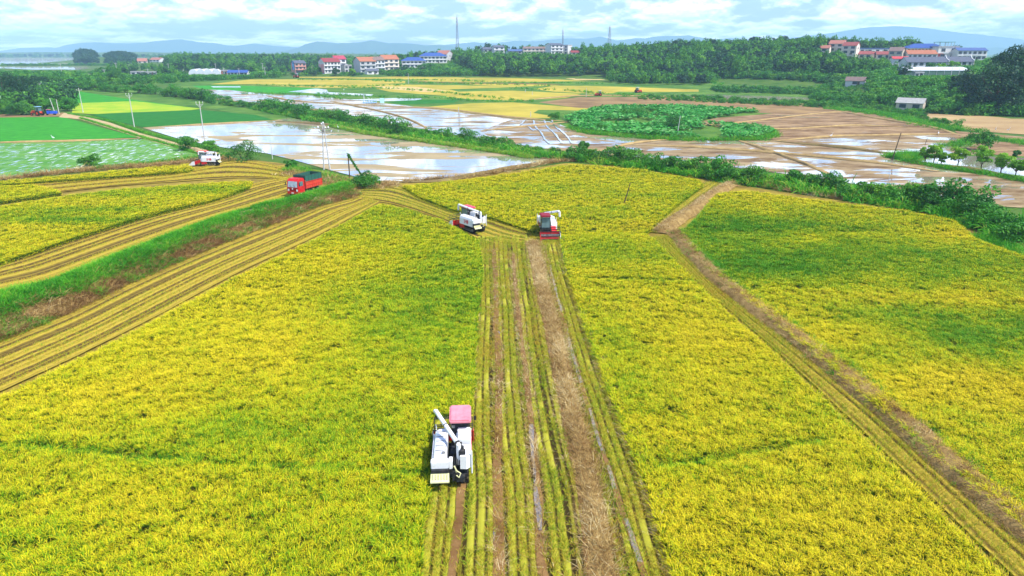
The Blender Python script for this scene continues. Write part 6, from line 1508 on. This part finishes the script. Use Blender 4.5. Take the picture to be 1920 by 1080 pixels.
# ================================================================ buildings
WALL = {'pink': (.62, .30, .24), 'white': (.66, .65, .63), 'grey': (.50, .50, .50), 'cream': (.72, .62, .52), 'tan': (.52, .43, .34), 'redwhite': (.78, .74, .68), 'beige': (.58, .50, .40), 'brick': (.36, .15, .09)}
ROOF = {'slate': (.10, .11, .14), 'crimson': (.24, .05, .05), 'magenta': (.36, .06, .09), 'grey': (.40, .39, .38), 'orange': (.36, .14, .08), 'brown': (.20, .14, .12), 'blue': (.045, .09, .27), 'redfade': (.36, .15, .11),
        'blueslate': (.08, .12, .26), 'maroon': (.26, .08, .07), 'scarlet': (.48, .07, .07), 'shedgrey': (.34, .33, .30)}
WM = {k: mat('wall_' + k, v, .85, vs=.5, var=.10, dirt=.4) for k, v in WALL.items()}
RM = {k: mat('roof_' + k, v, .75, vs=1.2, var=.22) for k, v in ROOF.items()}
pane_m = mat('window_pane', (.045, .06, .075), .15, spec=.6, var=.4, vs=.6); frame_m = mat('window_frame', (.45, .44, .42), .6); ochre_m = mat('ochre_window', (.45, .24, .07), .6)
poster_m = mat('blue_poster', (.03, .04, .32), .6, vs=.45, c2=(.30, .62, .85)); mural_m = mat('pink_mural', (.72, .18, .16), .7, vs=.35, c2=(.86, .60, .56)); redpan_m = mat('red_wall_panel', (.55, .10, .08), .7, var=.1)
def house(b, p):
    lab, px, row, Y, W, D, st, sh, rh, ang, wc, rc, nc, kind = b
    name = 'shed' if 'shed' in lab or 'cabin' in lab or 'outbuilding' in lab else ('school_building' if 'school' in lab else ('building' if any(q in lab for q in ('building', 'block', 'hall')) else 'house'))
    t = empty(name, (p.x, p.y, p.z), R(ang), lab, name.replace('_', ' ').replace('school building', 'school'))
    H = st * sh * (.82 if row > 112 and Y > 540 else .95); sh = H / st; w, d = W / 2, D / 2
    m = MB()
    if kind in ('', 'poster', 'mural', 'parapet'):
        m.prism([(-d, -3), (d, -3), (d, H), (0, H + rh - .12), (-d, H)], -w, w, 'x')
    else: m.box((0, 0, (H - 3) / 2), (W, D, H + 3))
    m.build('wall', WM[wc], t)
    if kind == 'flat' or kind == 'canopy':
        m = MB(); m.box((0, 0, H + .12), (W + .5, D + .5, .24)); 
        for s_ in (-1, 1): m.box((s_ * w, 0, H + .45), (.2, D + .2, .45)); m.box((0, s_ * d, H + .45), (W - .2, .2, .45))
        m.build('roof', RM[rc], t)
        if kind == 'canopy':
            m = MB(); m.box((-1, 0, H + 3.2), (10, 9, .2)); m.build('roof_canopy', mat('green_canopy', (.05, .22, .12), .6), t)
            m = MB()
            for x in (-5.5, -2, 1.5, 3.5):
                for y in (-4, 4): m.tube([(x, y, H), (x, y, H + 3.2)], .12, 6)
            m.build('canopy_post', frame_m, t)
            m = MB(); m.box((-4.3, -d - .02, 2.0), (4, .05, 3.8)); m.box((4.6, -d - .02, 2.0), (3.4, .05, 3.8)); m.build('red_panel', redpan_m, t)
    elif kind == 'hip':
        m = MB(); o_ = .7; z = H; m.add([(-w - o_, -d - o_, z), (w + o_, -d - o_, z), (w + o_, d + o_, z), (-w - o_, d + o_, z), (-w + d, 0, z + rh), (w - d, 0, z + rh), (-w - o_, -d - o_, z - .2), (w + o_, -d - o_, z - .2), (w + o_, d + o_, z - .2), (-w - o_, d + o_, z - .2)],
              [(0, 1, 5, 4), (1, 2, 5), (2, 3, 4, 5), (3, 0, 4), (6, 9, 8, 7), (0, 6, 7, 1), (1, 7, 8, 2), (2, 8, 9, 3), (3, 9, 6, 0)]); m.build('roof', RM[rc], t)
        m = MB(); m.box((0, -d - .35, H - .35), (W + .8, .6, .3)); m.box((0, -d - .25, sh - .1), (W + .2, .5, .25)); m.build('balcony', WM['white'], t)
    else:
        m = MB(); ov = .5; e = w + .35; tk = .16; sl = rh / d
        for s_ in (-1, 1):
            m.add([(-e, s_ * (d + ov), H - ov * sl), (e, s_ * (d + ov), H - ov * sl), (e, 0, H + rh), (-e, 0, H + rh), (-e, s_ * (d + ov), H - ov * sl + tk), (e, s_ * (d + ov), H - ov * sl + tk), (e, 0, H + rh + tk), (-e, 0, H + rh + tk)],
                  [(0, 1, 2, 3), (4, 7, 6, 5), (0, 4, 5, 1), (0, 3, 7, 4), (1, 5, 6, 2), (2, 6, 7, 3)])
        m.build('roof', RM[rc], t)
        if kind == 'parapet':
            m = MB(); m.prism([(-d - .4, 0), (d + .4, 0), (d + .4, H + .9), (d * .45, H + 1.9), (0, H + rh + 1.3), (-d * .45, H + 1.9), (-d - .4, H + .9)], w + .36, w + .7, 'x'); m.build('end_wall', WM['white'], t)
    def win(x, z, ww, wh, face=-1, side=None, mt=None, nm='window'):
        m = MB()
        if side is None: m.box((x, face * (d + .04), z), (ww + .24, .10, wh + .24))
        else: m.box((side * (w + .04), x, z), (.10, ww + .24, wh + .24))
        f = m.build(nm, frame_m if mt is None else mt, t)
        m = MB()
        if side is None: m.box((x, face * (d + .10), z), (ww, .06, wh))
        else: m.box((side * (w + .10), x, z), (.06, ww, wh))
        m.build('pane', pane_m if mt is None else mt, f)
    for k in range(st):
        z = k * sh + sh * .55
        for c in range(nc):
            x = -w + W * (c + .5) / nc
            if kind == 'poster' and k == 0: continue
            wide = (k + c) % 3 != 0 or nc < 3
            win(x, z, min(W / nc * (.62 if wide else .40), 2.4), sh * .5, mt=ochre_m if 'ochre' in lab and k == 1 else None)
    if st > 1 and kind != 'hip' and W > 8:
        m = MB()
        for k in range(1, st): m.box((0, -d - .3, k * sh - .1), (W * .96, .62, .16)); m.box((0, -d - .58, k * sh + .35), (W * .55, .06, .75))
        m.build('balcony', WM[wc if wc != 'redwhite' else 'white'], t)
    m = MB(); m.box((W * .18, -d - .04, 1.05), (1.1, .1, 2.1)); m.build('door', mat('dark_door', (.10, .06, .05), .6), t)
    if ang < 0 and 'gable' in lab: win(0, H * .7, .9, 1.1, side=1)
    if kind == 'poster':
        m = MB(); m.box((-w - .05, -.6, 5.6), (.06, 5.0, 6.2)); m.build('poster', poster_m, t)
        m = MB(); m.box((0, -d - .05, 1.4), (W * .9, .08, 2.6)); m.build('shop_front', pane_m, t)
    if kind == 'mural': m = MB(); m.box((-w - .05, 0, 3.4), (.06, 10.5, 6.4)); m.build('mural', mural_m, t)
    if 'house' in name and st > 1: m = MB(); m.box((w * .4, d * .3, H + rh * .8), (.8, .8, 1.5)); m.build('chimney', WM['grey'], t)
    return t
for b, p in zip(BLD, BPOS):
    if not b[3]: p.z = float(height(p.x, p.y))
    house(b, p)
# greenhouse tunnels (far left) and long greenhouse (right)
film_m = mat('greenhouse_film', (.60, .63, .66), .45, var=.1, vs=.6)
gt = None
for i, p in enumerate(GT):
    if gt is None:
        gt = empty('greenhouse_tunnel', p, R(12), 'arched greenhouse tunnel covered in pale film, one of the joined row by the far road', 'greenhouse', 'arched tunnels joined in a row by the far road')
        m = MB(); m.prism([(3.3 * math.cos(a), .6 + 3.6 * math.sin(a)) for a in np.linspace(0, math.pi, 13)] + [(-3.3, -1), (3.3, -1)], -1, 24, 'y'); m.build('film', film_m, gt)
        m = MB()
        for y in range(0, 25, 3): m.tube([(3.36 * math.cos(a), y, .6 + 3.66 * math.sin(a)) for a in np.linspace(0, math.pi, 11)], .05, 4)
        m.build('hoop', frame_m, gt)
    else: copy_tree(gt, p)
t = empty('greenhouse', gh, R(1), 'long pale greenhouse with green netted sides below the grey roofed buildings', 'greenhouse')
m = MB(); m.prism([(-5, 3.2), (-4.4, 4.2), (0, 5.0), (4.4, 4.2), (5, 3.2)], -17, 17, 'x'); m.build('roof', film_m, t)
m = MB(); m.box((0, 0, .6), (33.6, 9.6, 5.2)); m.build('netted_side', mat('green_netting', (.08, .15, .12), .9, vs=.4, c2=(.14, .22, .17)), t)
m = MB()
for x in np.linspace(-16.8, 16.8, 9): m.box((x, -4.95, 1.2), (.15, .12, 4.0))
m.build('post', frame_m, t)
# single trees about the buildings
for i, (px, row, Y, top, rad, lab) in enumerate([(760, 135, 560, 121, 5, 'dark tree before the near blue roofed school block'), (792, 130, 570, 117, 6, 'rounded tree in front of the right end of the near school block'), (716, 137, 548, 130, 3.5, 'small tree before the cream house of the village row'),
        (628, 139, 545, 128, 4, 'low dark tree under the windows of the mural house'), (588, 140, 545, 131, 4, 'round dark bush between the poster house and the mural house'), (662, 138, 550, 127, 3.4, 'yellow green tree beside the grey two storey house'),
        (1664, 112, 520, 91, 6, 'dark tree behind the tan house on the right hill'), (1631, 104, 540, 94, 4, 'dark tree above the maroon roofed cluster'), (1755, 105, 560, 86, 5, 'dark tree behind the blue roofed hall'), (1785, 104, 560, 86, 6, 'dark tree between the red block and the slate roofed building'),
        (1745, 127, 428, 116, 3.5, 'round green tree in front of the grey roofed buildings'), (1785, 128, 428, 114, 4.0, 'bright green round tree between the grey roofed buildings and the greenhouse'), (1765, 128, 430, 116, 3.5, 'dark green tree left of the bright green round tree'),
        (1700, 128, 428, 118, 4, 'dark bush before the left grey roofed building'), (1718, 128, 428, 119, 3, 'low dark tree at the middle of the left grey roofed building'), (1696, 143, 392, 124, 4, 'dark tree before the left end of the greenhouse'),
        (982, 104, 790, 90, 5, 'dark round tree left of the long pale building'), (1100, 104, 760, 97, 5, 'dark tree right of the red roofed low house')]):
    p = AT(px, row, Y); z = min(p.z, float(height(p.x, p.y))); a = AT(px, top, Y)
    tree('broadleaf_tree', (p.x, p.y, z), a.z - z, rad, lab, 'tree', None, LEAFY if 'bright' in lab or 'yellow' in lab else LEAFD if 'dark' in lab else LEAF, .8, 14, 900, 800 + i, h0=.1)
